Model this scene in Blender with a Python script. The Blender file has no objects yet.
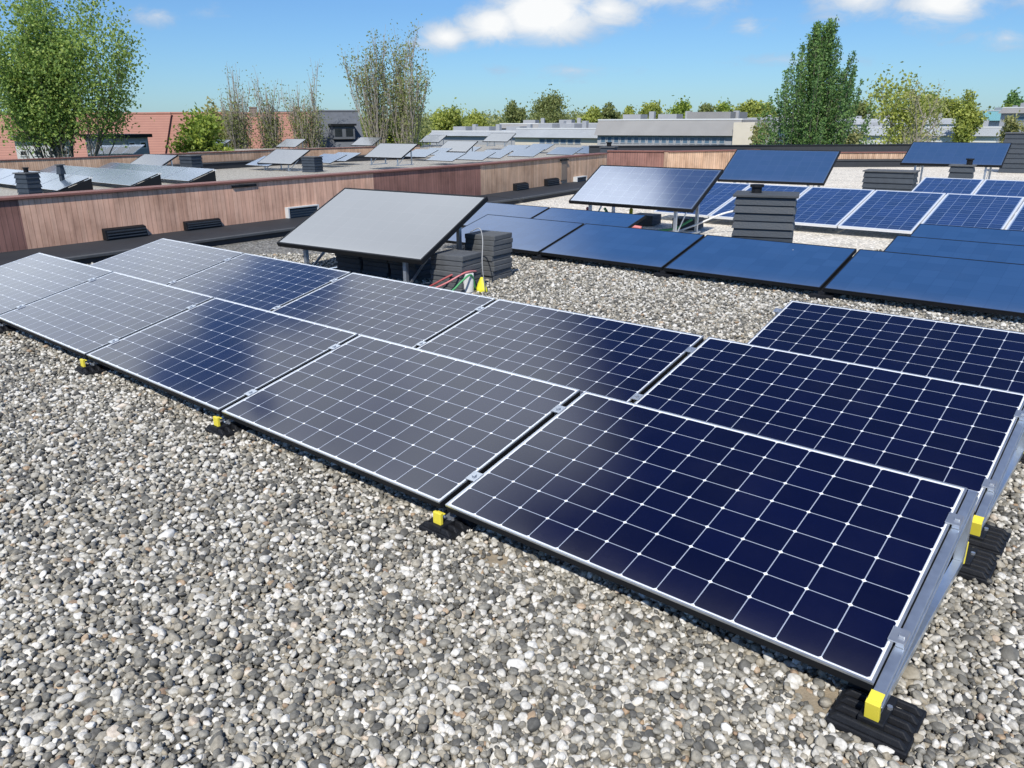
import bpy, math, random
import numpy as np
from mathutils import Vector, Matrix
R_ = math.radians
rnd = random.Random(7)
nr = np.random.default_rng(11)
sc = bpy.context.scene
COL = sc.collection

# ------------------------------------------------------------------ camera (recovered from the panel corners)
CP = Vector((0.3872, -1.9824, 1.6089))
YAW, PITCH, ROLL, FPX = -0.7030, -0.3258, -0.0053, 780.43
_f = Vector((math.sin(YAW)*math.cos(PITCH), math.cos(YAW)*math.cos(PITCH), math.sin(PITCH)))
_r = Vector((math.cos(YAW), -math.sin(YAW), 0)); _u = _r.cross(_f)
c_, s_ = math.cos(ROLL), math.sin(ROLL)
CR = c_*_r + s_*_u; CU = -s_*_r + c_*_u; CF = _f
def ray(px, py): return CF + CR*((px-512)/FPX) - CU*((py-384)/FPX)
def un(px, py, z):                      # point of the horizontal plane z
    d = ray(px, py); return CP + d*((z-CP.z)/d.z)
def at(px, py, dep): return CP + ray(px, py)*dep
cam = bpy.data.cameras.new('camera'); co = bpy.data.objects.new('camera', cam); COL.objects.link(co)
cam.sensor_width = 36; cam.lens = FPX*36/1024; cam.clip_start = 0.05; cam.clip_end = 6000
m = Matrix((CR, CU, -CF)).transposed().to_4x4(); m.translation = CP
co.matrix_world = m; sc.camera = co

# ------------------------------------------------------------------ node helpers
def newmat(name):
    mt = bpy.data.materials.new(name); mt.use_nodes = True
    nt = mt.node_tree; b = nt.nodes['Principled BSDF']; return mt, nt, b
def N(nt, t, **kw):
    n = nt.nodes.new('ShaderNode'+t)
    for k, v in kw.items(): setattr(n, k, v)
    return n
def setin(nt, sock, v):
    if isinstance(v, bpy.types.NodeSocket): nt.links.new(v, sock)
    elif v is not None: sock.default_value = v
def M(nt, op, a, b=None, c=None, clamp=False):
    n = N(nt, 'Math', operation=op, use_clamp=clamp)
    for i, v in enumerate((a, b, c)): setin(nt, n.inputs[i], v)
    return n.outputs[0]
def mix(nt, f, a, b, bt='MIX'):
    n = N(nt, 'Mix', data_type='RGBA', blend_type=bt)
    setin(nt, n.inputs[0], f); setin(nt, n.inputs[6], a); setin(nt, n.inputs[7], b); return n.outputs[2]
def ramp(nt, f, stops, interp='LINEAR'):
    n = N(nt, 'ValToRGB'); e = n.color_ramp.elements; n.color_ramp.interpolation = interp
    while len(e) < len(stops): e.new(0.5)
    for i, (p, c) in enumerate(stops): e[i].position = p; e[i].color = (*c, 1)
    setin(nt, n.inputs[0], f); return n.outputs[0]
def noise(nt, vec, scale, detail=4, rough=0.55, dist=0):
    n = N(nt, 'TexNoise'); setin(nt, n.inputs['Vector'], vec); n.inputs['Scale'].default_value = scale
    n.inputs['Detail'].default_value = detail; n.inputs['Roughness'].default_value = rough
    n.inputs['Distortion'].default_value = dist; return n.outputs['Fac']
def objco(nt): return N(nt, 'TexCoord').outputs['Object']
def bump(nt, b, h, dist=0.01, strength=0.6):
    n = N(nt, 'Bump'); n.inputs['Distance'].default_value = dist; n.inputs['Strength'].default_value = strength
    setin(nt, n.inputs['Height'], h); nt.links.new(n.outputs[0], b.inputs['Normal'])
def plain(name, col, rough=0.5, metal=0.0, var=0.25, scale=6.0, bmp=0.0, spec=0.5):
    mt, nt, b = newmat(name); v = objco(nt); f = noise(nt, v, scale, 5)
    lo = tuple(c*(1-var) for c in col)+(1,); hi = tuple(min(1, c*(1+var)) for c in col)+(1,)
    setin(nt, b.inputs['Base Color'], mix(nt, f, lo, hi))
    setin(nt, b.inputs['Roughness'], M(nt, 'MULTIPLY_ADD', f, 0.25, rough-0.12))
    b.inputs['Metallic'].default_value = metal; b.inputs['Specular IOR Level'].default_value = spec
    if bmp: bump(nt, b, noise(nt, v, scale*6, 4), bmp)
    return mt

# ------------------------------------------------------------------ mesh builder
class MB:
    def __init__(s): s.v=[]; s.f=[]; s.m=[]; s.uv={}
    def quad(s, a, b, c, d, m=0):
        i=len(s.v); s.v += [tuple(a),tuple(b),tuple(c),tuple(d)]; s.f.append((i,i+1,i+2,i+3)); s.m.append(m)
    def poly(s, pts, m=0):
        i=len(s.v); s.v += [tuple(p) for p in pts]; s.f.append(tuple(range(i,i+len(pts)))); s.m.append(m)
    def hexa(s, p, m=0):                # 8 points: bottom 4 ccw, top 4 ccw
        i=len(s.v); s.v += [tuple(q) for q in p]
        for f in ((0,3,2,1),(4,5,6,7),(0,1,5,4),(1,2,6,5),(2,3,7,6),(3,0,4,7)): s.f.append(tuple(i+k for k in f)); s.m.append(m)
        return s
    def box(s, x0,x1,y0,y1,z0,z1, m=0):
        return s.hexa([(x0,y0,z0),(x1,y0,z0),(x1,y1,z0),(x0,y1,z0),(x0,y0,z1),(x1,y0,z1),(x1,y1,z1),(x0,y1,z1)], m)
    def bar(s, a, b, w, h, m=0, up=(0,0,1)):   # box beam a-b, w sideways, h along up (centred)
        a=Vector(a); b=Vector(b); d=(b-a).normalized(); up=Vector(up)
        sd=d.cross(up)
        if sd.length<1e-4: sd=d.cross(Vector((1,0,0)))
        sd.normalize(); u2=sd.cross(d)
        sd*=w/2; u2*=h/2
        return s.hexa([a-sd-u2,a+sd-u2,b+sd-u2,b-sd-u2,a-sd+u2,a+sd+u2,b+sd+u2,b-sd+u2], m)
    def tube(s, pts, r, n=8, m=0):
        pts=[Vector(p) for p in pts]; rs = r if isinstance(r,(list,tuple)) else [r]*len(pts)
        base=len(s.v); prev=None
        for k,p in enumerate(pts):
            d=(pts[min(k+1,len(pts)-1)]-pts[max(k-1,0)]).normalized()
            ref = prev if prev is not None else (Vector((1,0,0)) if abs(d.x)<0.8 else Vector((0,1,0)))
            a=(ref-d*ref.dot(d))
            if a.length<1e-5: a=d.orthogonal()
            a.normalize(); b=d.cross(a); prev=a
            for j in range(n):
                t=2*math.pi*j/n; q=p+(a*math.cos(t)+b*math.sin(t))*rs[k]; s.v.append(tuple(q))
        for k in range(len(pts)-1):
            for j in range(n):
                o=base+k*n; s.f.append((o+j,o+(j+1)%n,o+n+(j+1)%n,o+n+j)); s.m.append(m)
        s.f.append(tuple(base+j for j in reversed(range(n)))); s.m.append(m)
        o=base+(len(pts)-1)*n; s.f.append(tuple(o+j for j in range(n))); s.m.append(m)
        return s
    def build(s, name, mats, parent=None, bevel=0, smooth=False):
        me=bpy.data.meshes.new(name); me.from_pydata(s.v,[],s.f)
        mats = mats if isinstance(mats,(list,tuple)) else [mats]
        for q in mats: me.materials.append(q)
        me.polygons.foreach_set('material_index', s.m)
        if smooth: me.polygons.foreach_set('use_smooth',[True]*len(s.f))
        me.update()
        o=bpy.data.objects.new(name, me); COL.objects.link(o)
        if parent: o.parent=parent
        if bevel:
            b=o.modifiers.new('bevel','BEVEL'); b.width=bevel; b.segments=2; b.limit_method='ANGLE'
        return o
def npmesh(name, V, F, mat, parent=None, smooth=False):
    me=bpy.data.meshes.new(name); nf=len(F); k=F.shape[1]
    me.vertices.add(len(V)); me.vertices.foreach_set('co', V.astype(np.float32).ravel())
    me.loops.add(nf*k); me.loops.foreach_set('vertex_index', F.astype(np.int32).ravel())
    me.polygons.add(nf); me.polygons.foreach_set('loop_start', np.arange(0,nf*k,k,dtype=np.int32))
    if smooth: me.polygons.foreach_set('use_smooth', np.ones(nf,bool))
    me.update(calc_edges=True); me.materials.append(mat)
    o=bpy.data.objects.new(name, me); COL.objects.link(o)
    if parent: o.parent=parent
    return o
def tag(o, label=None, cat=None, group=None, kind=None):
    if label: o['label']=label
    if cat: o['category']=cat
    if group: o['group']=group
    if kind or cat: o['kind']=kind or 'thing'
    return o
def empty(name, loc=(0,0,0), rot=(0,0,0)):
    o=bpy.data.objects.new(name,None); COL.objects.link(o); o.location=loc; o.rotation_euler=rot; o.empty_display_size=0.2; return o
CH={}
def kids(o): return [c for c in bpy.data.objects if c.parent==o]
def copy_tree(o, parent=None):
    c=o.copy(); COL.objects.link(c); c.parent=parent
    for k in kids(o): copy_tree(k, c)
    return c

# ------------------------------------------------------------------ materials
ALU = plain('anodised_aluminium', (.62,.64,.66), .38, .85, .08, 20)
GALV = plain('galvanised_steel', (.60,.66,.73), .34, .85, .15, 30)
WHITEFR = plain('white_frame', (.78,.80,.82), .4, .3, .05, 10)
BLACKFR = plain('black_frame', (.008,.009,.011), .6, 0, .2, 10, 0, .25)
RUBBER = plain('black_rubber', (.010,.011,.014), .6, 0, .6, 40, .002, .3)
YELLOW = plain('yellow_plastic', (.78,.65,.06), .5, 0, .12, 14)
SLAB = plain('dark_concrete', (.085,.09,.095), .85, 0, .4, 14, .004)
SLATE = plain('slate_cladding', (.030,.039,.050), .6, 0, .45, 9, .006)
BITUMEN = plain('bitumen', (.022,.025,.03), .75, 0, .4, 3, .01)
BITLIGHT = plain('bitumen_ledge', (.055,.06,.065), .75, 0, .4, 3, .01)
COPING = plain('coping_tile', (.20,.085,.065), .7, 0, .3, 5, .005)
WHITEP = plain('white_paint', (.60,.61,.60), .6, 0, .06, 2)
CREAM = plain('cream_render', (.62,.56,.45), .7, 0, .1, 2)
GREYW = plain('grey_render', (.33,.34,.35), .7, 0, .12, 1)
GREYROOF = plain('grey_roofing', (.25,.245,.235), .7, 0, .2, .6)
PALEROOF = plain('pale_roofing', (.31,.33,.345), .6, 0, .2, .5)
TEALROOF = plain('teal_roofing', (.16,.36,.38), .6, 0, .1, .5)
DARKGLASS = plain('dark_window', (.02,.025,.03), .15, 0, .3, 1)
BLUEGLASS = plain('blue_window', (.10,.16,.22), .12, 0, .3, 1)
GREYTILE = plain('grey_roof_tile', (.10,.11,.125), .7, 0, .25, 3, .02)
BARK = plain('bark', (.16,.14,.11), .9, 0, .4, 8)
PALEBARK = plain('pale_bark', (.20,.175,.135), .9, 0, .35, 8)
TWIG = plain('twig_bark', (.30,.265,.22), .9, 0, .3, 3)
RED = plain('red_hose', (.35,.07,.07), .55); GREEN = plain('green_hose', (.07,.32,.12), .55)
YELH = plain('yellow_hose', (.80,.75,.05), .45); WHITEPL = plain('white_plastic', (.7,.7,.68), .4)
PINK = plain('faded_red_hose', (.6,.2,.2), .5)
def cell_mat(name, nx, ny, cell, cell2, line, lw, dia, ior=1.5, rough=0.1, bus=0, dotc=None, edge=.5):
    """glass over solar cells; UV runs over the cells (0..nx, 0..ny), outside them the white margin"""
    mt, nt, b = newmat(name)
    uv=N(nt,'UVMap').outputs[0]; sp=N(nt,'SeparateXYZ'); nt.links.new(uv, sp.inputs[0])
    u, v = sp.outputs[0], sp.outputs[1]
    fx=M(nt,'ABSOLUTE',M(nt,'SUBTRACT',M(nt,'FRACT',u),.5)); fy=M(nt,'ABSOLUTE',M(nt,'SUBTRACT',M(nt,'FRACT',v),.5))
    ln=M(nt,'GREATER_THAN',M(nt,'MAXIMUM',fx,fy),.5-lw)
    dm=M(nt,'GREATER_THAN',M(nt,'ADD',fx,fy),1-dia)
    k=M(nt,'MAXIMUM',ln,dm)
    out=M(nt,'MAXIMUM',M(nt,'MAXIMUM',M(nt,'LESS_THAN',u,0),M(nt,'GREATER_THAN',u,nx)),M(nt,'MAXIMUM',M(nt,'LESS_THAN',v,0),M(nt,'GREATER_THAN',v,ny)))
    k=M(nt,'MAXIMUM',ln,out); lcol=mix(nt,M(nt,'MAXIMUM',dm,out),(*line,1),(*(dotc or line),1)); k=M(nt,'MAXIMUM',k,dm)
    cu=N(nt,'CombineXYZ'); setin(nt,cu.inputs[0],M(nt,'FLOOR',u)); setin(nt,cu.inputs[1],M(nt,'FLOOR',v))
    oi=N(nt,'ObjectInfo'); setin(nt,cu.inputs[2],M(nt,'MULTIPLY',oi.outputs['Random'],37.0))
    wn=N(nt,'TexWhiteNoise',noise_dimensions='3D'); nt.links.new(cu.outputs[0],wn.inputs['Vector'])
    cc=mix(nt,wn.outputs['Value'],(*cell,1),(*cell2,1))
    if bus:
        fb=M(nt,'ABSOLUTE',M(nt,'SUBTRACT',M(nt,'FRACT',M(nt,'MULTIPLY',v,bus)),.5))
        cc=mix(nt,M(nt,'MULTIPLY',M(nt,'GREATER_THAN',fb,.46),.35),cc,(*line,1))
    dust=noise(nt,objco(nt),2.3,6,.65)
    col=mix(nt,k,cc,lcol)
    col=mix(nt,M(nt,'ADD',M(nt,'MULTIPLY',M(nt,'POWER',dust,4.0),.04),M(nt,'MULTIPLY',M(nt,'MULTIPLY',M(nt,'POWER',2.718,M(nt,'MULTIPLY',M(nt,'MAXIMUM',v,0),-2.2)),dust),.16*edge)),col,(.45,.43,.40,1))
    vo=N(nt,'TexVoronoi'); ad=N(nt,'VectorMath',operation='ADD'); nt.links.new(objco(nt),ad.inputs[0]); setin(nt,ad.inputs[1],M(nt,'MULTIPLY',oi.outputs['Random'],91.0))
    nt.links.new(ad.outputs[0],vo.inputs['Vector']); vo.inputs['Scale'].default_value=5; sv=N(nt,'SeparateColor'); nt.links.new(vo.outputs['Color'],sv.inputs[0])
    spk=M(nt,'MULTIPLY',M(nt,'LESS_THAN',M(nt,'ADD',vo.outputs['Distance'],M(nt,'MULTIPLY',noise(nt,objco(nt),60,2),.06)),.075),M(nt,'GREATER_THAN',sv.outputs[0],.955))
    col=mix(nt,M(nt,'MULTIPLY',spk,.55),col,(.55,.54,.50,1))
    setin(nt,b.inputs['Base Color'],col)
    setin(nt,b.inputs['Roughness'],M(nt,'MULTIPLY_ADD',dust,.08,rough-.04)); b.inputs['IOR'].default_value=ior
    return mt
MONO = cell_mat('mono_cells',12,8,(.0010,.0020,.019),(.0018,.0034,.028),(.34,.38,.46),.0125,.066,1.5,.10,0,(.80,.83,.86),.5)
BLUEPOLY = cell_mat('blue_cells',6,10,(.013,.036,.110),(.018,.046,.145),(.24,.31,.44),.014,.04,1.5,.10,bus=2)
ALLBLK = cell_mat('all_black_cells',10,6,(.022,.066,.165),(.027,.076,.185),(.018,.056,.145),.010,.03,1.5,.14,0,None,1.0)  # black modules; blue of the reflected sky is put into the cell colour
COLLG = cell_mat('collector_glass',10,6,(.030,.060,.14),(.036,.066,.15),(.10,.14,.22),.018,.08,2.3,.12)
COLLP = cell_mat('collector_plain_glass',10,6,(.12,.125,.13),(.126,.131,.136),(.15,.155,.16),.008,.03,2.3,.17,0,None,1.5)  # base colour lightened to stand in for the bright cloud reflection
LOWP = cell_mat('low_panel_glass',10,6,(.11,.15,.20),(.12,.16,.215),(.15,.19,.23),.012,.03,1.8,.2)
COLLB = cell_mat('collector_dark_glass',10,6,(.032,.074,.165),(.036,.078,.175),(.055,.10,.19),.012,.04,1.7,.14)

def clad_mat(name, c1, c2, mortar):
    mt, nt, b = newmat(name); uv=N(nt,'UVMap').outputs[0]
    br=N(nt,'TexBrick'); nt.links.new(uv,br.inputs['Vector']); br.inputs['Scale'].default_value=1
    br.inputs['Brick Width'].default_value=.07; br.inputs['Row Height'].default_value=1.7
    br.inputs['Mortar Size'].default_value=.004; br.inputs['Bias'].default_value=-.1
    br.offset=0.37
    br.inputs['Color1'].default_value=(*c1,1); br.inputs['Color2'].default_value=(*c2,1); br.inputs['Mortar'].default_value=(*mortar,1)
    mp=N(nt,'Mapping'); nt.links.new(uv,mp.inputs[0]); mp.inputs['Scale'].default_value=(11,.9,1)
    st=noise(nt,mp.outputs[0],1.0,5,.65)
    bl=noise(nt,uv,1.1,5,.6)
    col=mix(nt,1.0,br.outputs['Color'],ramp(nt,st,[(.22,(.55,.53,.53)),(.5,(.94,.94,.94)),(.75,(1.15,1.13,1.12))]),'MULTIPLY')
    col=mix(nt,1.0,col,ramp(nt,bl,[(.32,(.62,.57,.53)),(.5,(.95,.93,.91)),(.66,(1.12,1.1,1.08))]),'MULTIPLY')
    setin(nt,b.inputs['Base Color'],col); b.inputs['Roughness'].default_value=.8
    bump(nt,b,M(nt,'ADD',br.outputs['Fac'],M(nt,'MULTIPLY',st,-.5)),.012,.8)
    return mt
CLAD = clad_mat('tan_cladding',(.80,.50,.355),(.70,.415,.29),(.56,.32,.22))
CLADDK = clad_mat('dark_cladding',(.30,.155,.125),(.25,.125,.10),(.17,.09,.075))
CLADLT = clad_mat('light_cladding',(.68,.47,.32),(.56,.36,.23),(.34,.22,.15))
def tile_mat(name, a, b2):
    mt, nt, b = newmat(name); v=objco(nt); f=noise(nt,v,1.2,6,.65)
    w=N(nt,'TexWave',wave_type='BANDS',bands_direction='Z'); nt.links.new(v,w.inputs[0]); w.inputs['Scale'].default_value=1.6; w.inputs['Distortion'].default_value=.4
    col=mix(nt,f,(*a,1),(*b2,1)); col=mix(nt,M(nt,'MULTIPLY',w.outputs['Fac'],.35),col,(a[0]*.45,a[1]*.45,a[2]*.45,1))
    setin(nt,b.inputs['Base Color'],col); b.inputs['Roughness'].default_value=.8; return mt
ORANGE = tile_mat('orange_roof_tile',(.33,.155,.115),(.42,.21,.155))
ORANGE2 = tile_mat('red_roof_tile',(.32,.15,.11),(.41,.205,.15))
BRICK = clad_mat('house_brick',(.30,.13,.085),(.24,.10,.07),(.25,.2,.17))

def leaf_mat(name, stops, trans=.45):
    mt, nt, b = newmat(name); g=N(nt,'NewGeometry')
    big=noise(nt,objco(nt),.45,3)
    f=M(nt,'ADD',M(nt,'MULTIPLY',g.outputs['Random Per Island'],.6),M(nt,'MULTIPLY',big,.5),clamp=True)
    col=ramp(nt,f,stops); setin(nt,b.inputs['Base Color'],col); b.inputs['Roughness'].default_value=.6
    tr=N(nt,'BsdfTranslucent'); setin(nt,tr.inputs[0],col); ms=N(nt,'MixShader'); ms.inputs[0].default_value=trans
    nt.links.new(b.outputs[0],ms.inputs[1]); nt.links.new(tr.outputs[0],ms.inputs[2])
    nt.links.new(ms.outputs[0],nt.nodes['Material Output'].inputs[0]); return mt
LF_GREEN = leaf_mat('poplar_leaf',[(.15,(0.098,0.180,0.050)),(.55,(0.241,0.362,0.082)),(.9,(0.481,0.578,0.138))])
LF_DARK = leaf_mat('dense_leaf',[(.15,(0.059,0.141,0.050)),(.55,(0.146,0.268,0.078)),(.9,(0.268,0.416,0.113))])
LF_SPRING = leaf_mat('spring_leaf',[(.15,(0.187,0.238,0.051)),(.55,(0.374,0.425,0.085)),(.9,(0.561,0.578,0.136))])
LF_OLIVE = leaf_mat('olive_leaf',[(.15,(0.179,0.202,0.067)),(.55,(0.358,0.358,0.134)),(.9,(0.538,0.515,0.224))])
LF_SHRUB = leaf_mat('shrub_leaf',[(.15,(0.115,0.192,0.038)),(.55,(0.269,0.365,0.058)),(.9,(0.480,0.538,0.096))])

LF_BUD = leaf_mat('budding_leaf',[(.15,(.15,.17,.06)),(.55,(.26,.30,.10)),(.9,(.38,.42,.15))],.5)
# gravel colours
PEB = [(0,(.085,.084,.077)),(.12,(.13,.127,.113)),(.26,(.20,.194,.168)),(.42,(.30,.288,.245)),(.54,(.345,.308,.235)),(.64,(.41,.395,.342)),(.80,(.55,.535,.485)),(.975,(.73,.72,.67)),(.990,(.41,.30,.19)),(1,(.28,.20,.14))]
def pebble_mat():
    mt, nt, b = newmat('pebble'); oi=N(nt,'ObjectInfo'); r=oi.outputs['Random']
    v=objco(nt); f=noise(nt,v,1.6,5,.65)
    col=ramp(nt,r,PEB); col=mix(nt,1.0,col,ramp(nt,f,[(.3,(.72,.70,.68)),(.65,(1.12,1.1,1.08))]),'MULTIPLY')
    setin(nt,b.inputs['Base Color'],col); b.inputs['Roughness'].default_value=.62; b.inputs['Specular IOR Level'].default_value=.4
    return mt
PEBM = pebble_mat()
def deck_mat(name,mid,gain,gap,bs,fm=.3):
    mt, nt, b = newmat(name); v=objco(nt)
    vo=N(nt,'TexVoronoi'); nt.links.new(v,vo.inputs['Vector']); vo.inputs['Scale'].default_value=38; vo.inputs['Randomness'].default_value=1
    sp=N(nt,'SeparateColor'); nt.links.new(vo.outputs['Color'],sp.inputs[0])
    col=ramp(nt,sp.outputs[0],PEB)
    d=vo.outputs['Distance']
    col=mix(nt,M(nt,'MULTIPLY',ramp(nt,d,[(.45,(0,0,0)),(.8,(1,1,1))]),gap),col,(.05,.048,.045,1))
    col=mix(nt,M(nt,'MULTIPLY',noise(nt,v,.8,4),fm*2),col,mid); col=mix(nt,1.0,col,gain,'MULTIPLY')
    setin(nt,b.inputs['Base Color'],col); b.inputs['Roughness'].default_value=.75
    bump(nt,b,M(nt,'SUBTRACT',1.0,d),.02,bs); return mt
DECK = deck_mat('gravel_bed',(.22,.21,.19,1),(.7,.7,.7,1),.8,.8)  # dark copy of the gravel, crevice shade between pebbles put into its colour
DECKL = deck_mat('brightened_gravel',(.60,.56,.50,1),(1.5,1.45,1.37,1),.4,.25,.36)  # same gravel, colour lightened to imitate its brighter look at a grazing view
DECKN = deck_mat('old_gravel',(.36,.34,.30,1),(1.0,.97,.92,1),.4,.25,.4)
DIRT = plain('sandy_dirt',(.30,.25,.18),.9,0,.3,25,.006)

# ------------------------------------------------------------------ ground and roof decks
g=MB(); S=3000; g.quad((-S,-S,-6),(S,-S,-6),(S,S,-6),(-S,S,-6)); tag(g.build('ground',plain('ground_cover',(.10,.13,.06),.9,0,.4,.02)),kind='structure')

# wall line between our roof and the neighbour's: bottom pixels at z .25
ZWB=.12
WB=[(28,249),(284,218),(481,195),(606,177)]
WP=[un(x,y,ZWB) for x,y in WB]
d0=(WP[0]-WP[1]).normalized(); WP0=WP[0]+d0*7.0
deck=MB()
pl=[(p.x+.02,p.y,0) for p in [WP0]+WP]
def wx_(y): return float(np.interp(y,[p[1] for p in pl],[p[0] for p in pl]))
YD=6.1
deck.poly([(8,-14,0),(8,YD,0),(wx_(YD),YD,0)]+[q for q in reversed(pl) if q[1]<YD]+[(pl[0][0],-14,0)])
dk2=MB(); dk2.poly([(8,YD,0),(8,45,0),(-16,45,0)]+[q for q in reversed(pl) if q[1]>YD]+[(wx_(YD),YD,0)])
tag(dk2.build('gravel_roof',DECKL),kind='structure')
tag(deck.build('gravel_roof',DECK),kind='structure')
nd=MB(); zb=-.3
A=un(-330,165,zb); 
nd.poly([(WP0.x-.05,WP0.y,zb),(WP[0].x-.05,WP[0].y,zb),(WP[1].x-.05,WP[1].y,zb),(WP[2].x-.05,WP[2].y,zb),(WP[3].x-.05,WP[3].y,zb),
  tuple(at(620,150,24).xy)+(zb,), tuple(at(700,150,62).xy)+(zb,), tuple(at(415,150,66).xy)+(zb,), tuple(at(330,150,60).xy)+(zb,), tuple(at(190,150,57).xy)+(zb,), tuple(at(180,150,42).xy)+(zb,), tuple(at(-250,150,38).xy)+(zb,)])
tag(nd.build('neighbour_roof',DECKN),kind='structure')

# ------------------------------------------------------------------ solar panels
T = 0.2248; PW, PD, PG, PH0, PITCHY = 1.65, 0.9983, 0.0341, 0.1412, 1.2922
def uv_sheet(name, mat, x0,x1,y0,y1,z, nx, ny, mg, parent, thick=.004):
    b=MB(); b.box(x0,x1,y0,y1,z-thick,z); o=b.build(name,mat,parent); me=o.data
    uvl=me.uv_layers.new(name='UVMap')
    for li,l in enumerate(me.loops):
        v=me.vertices[l.vertex_index].co
        uvl.data[li].uv=((v.x-x0-mg)/(x1-x0-2*mg)*nx,(v.y-y0-mg)/(y1-y0-2*mg)*ny)
    return o
def make_panel(name, w, d, cell, nx, ny, frm, side, mg, lip=.0065):
    root=empty(name)
    f=MB(); th=.036
    tl=-.008
    f.box(0,lip,0,d,tl,0); f.box(w-lip,w,0,d,tl,0); f.box(lip,w-lip,d-lip,d,tl,0); f.box(lip,w-lip,0,lip,tl,0)
    f.build('frame',frm,root)
    if side:
        s=MB(); e=.001; t2=-.0085; s.box(.03,w-.03,e,.03,-th,t2); s.box(.03,w-.03,d-.03,d-e,-th,t2); s.box(e,.03,e,d-e,-th,t2); s.box(w-.03,w-e,e,d-e,-th,t2); s.build('edge_strip',side,root)
    uv_sheet('glass',cell,lip,w-lip,lip,d-lip,-.0025,nx,ny,mg,root)
    bs=MB(); bs.box(.031,w-.031,.031,d-.031,-.016,-.010); bs.build('backsheet',BLACKFR if side is None else WHITEP,root)
    return root
proto = make_panel('solar_panel',PW,PD,MONO,12,8,ALU,BLACKFR,.007)
colname=['first','second','third','fourth','fifth']
PGRP='solar panels of the foreground array'
A_LB=['navy solar panel at the near right end of the front row, above yellow cap',
 'grey reflecting solar panel of the front row, second from the near right end',
 'solar panel of the front row with a blue patch between two grey sides',
 'pale grey solar panel of the front row, second from its far left end',
 'solar panel at the far left end of the front row, cut by the picture edge']
B_LB=['navy solar panel at the right end of the middle row, between two other panels',
 'middle row solar panel fading from grey to deep blue, second from right end',
 'greyish blue solar panel in the middle of the middle row, below the grey collector',
 'bright blue solar panel of the middle row, second from its far left end',
 'pale grey solar panel at far left end of middle row by black roof edge']
C_LB=['lone deep blue solar panel of the back row, standing on gravel at the right']
first=True
for row,(n,lbs) in enumerate(((5,A_LB),(5,B_LB),(1,C_LB))):
    for k in range(n):
        o=proto if first else copy_tree(proto); first=False
        o.location=(-k*(PW+PG)-PW, row*PITCHY, PH0); o.rotation_euler=(T,0,0)
        tag(o,lbs[k],'solar panel',PGRP)

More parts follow.
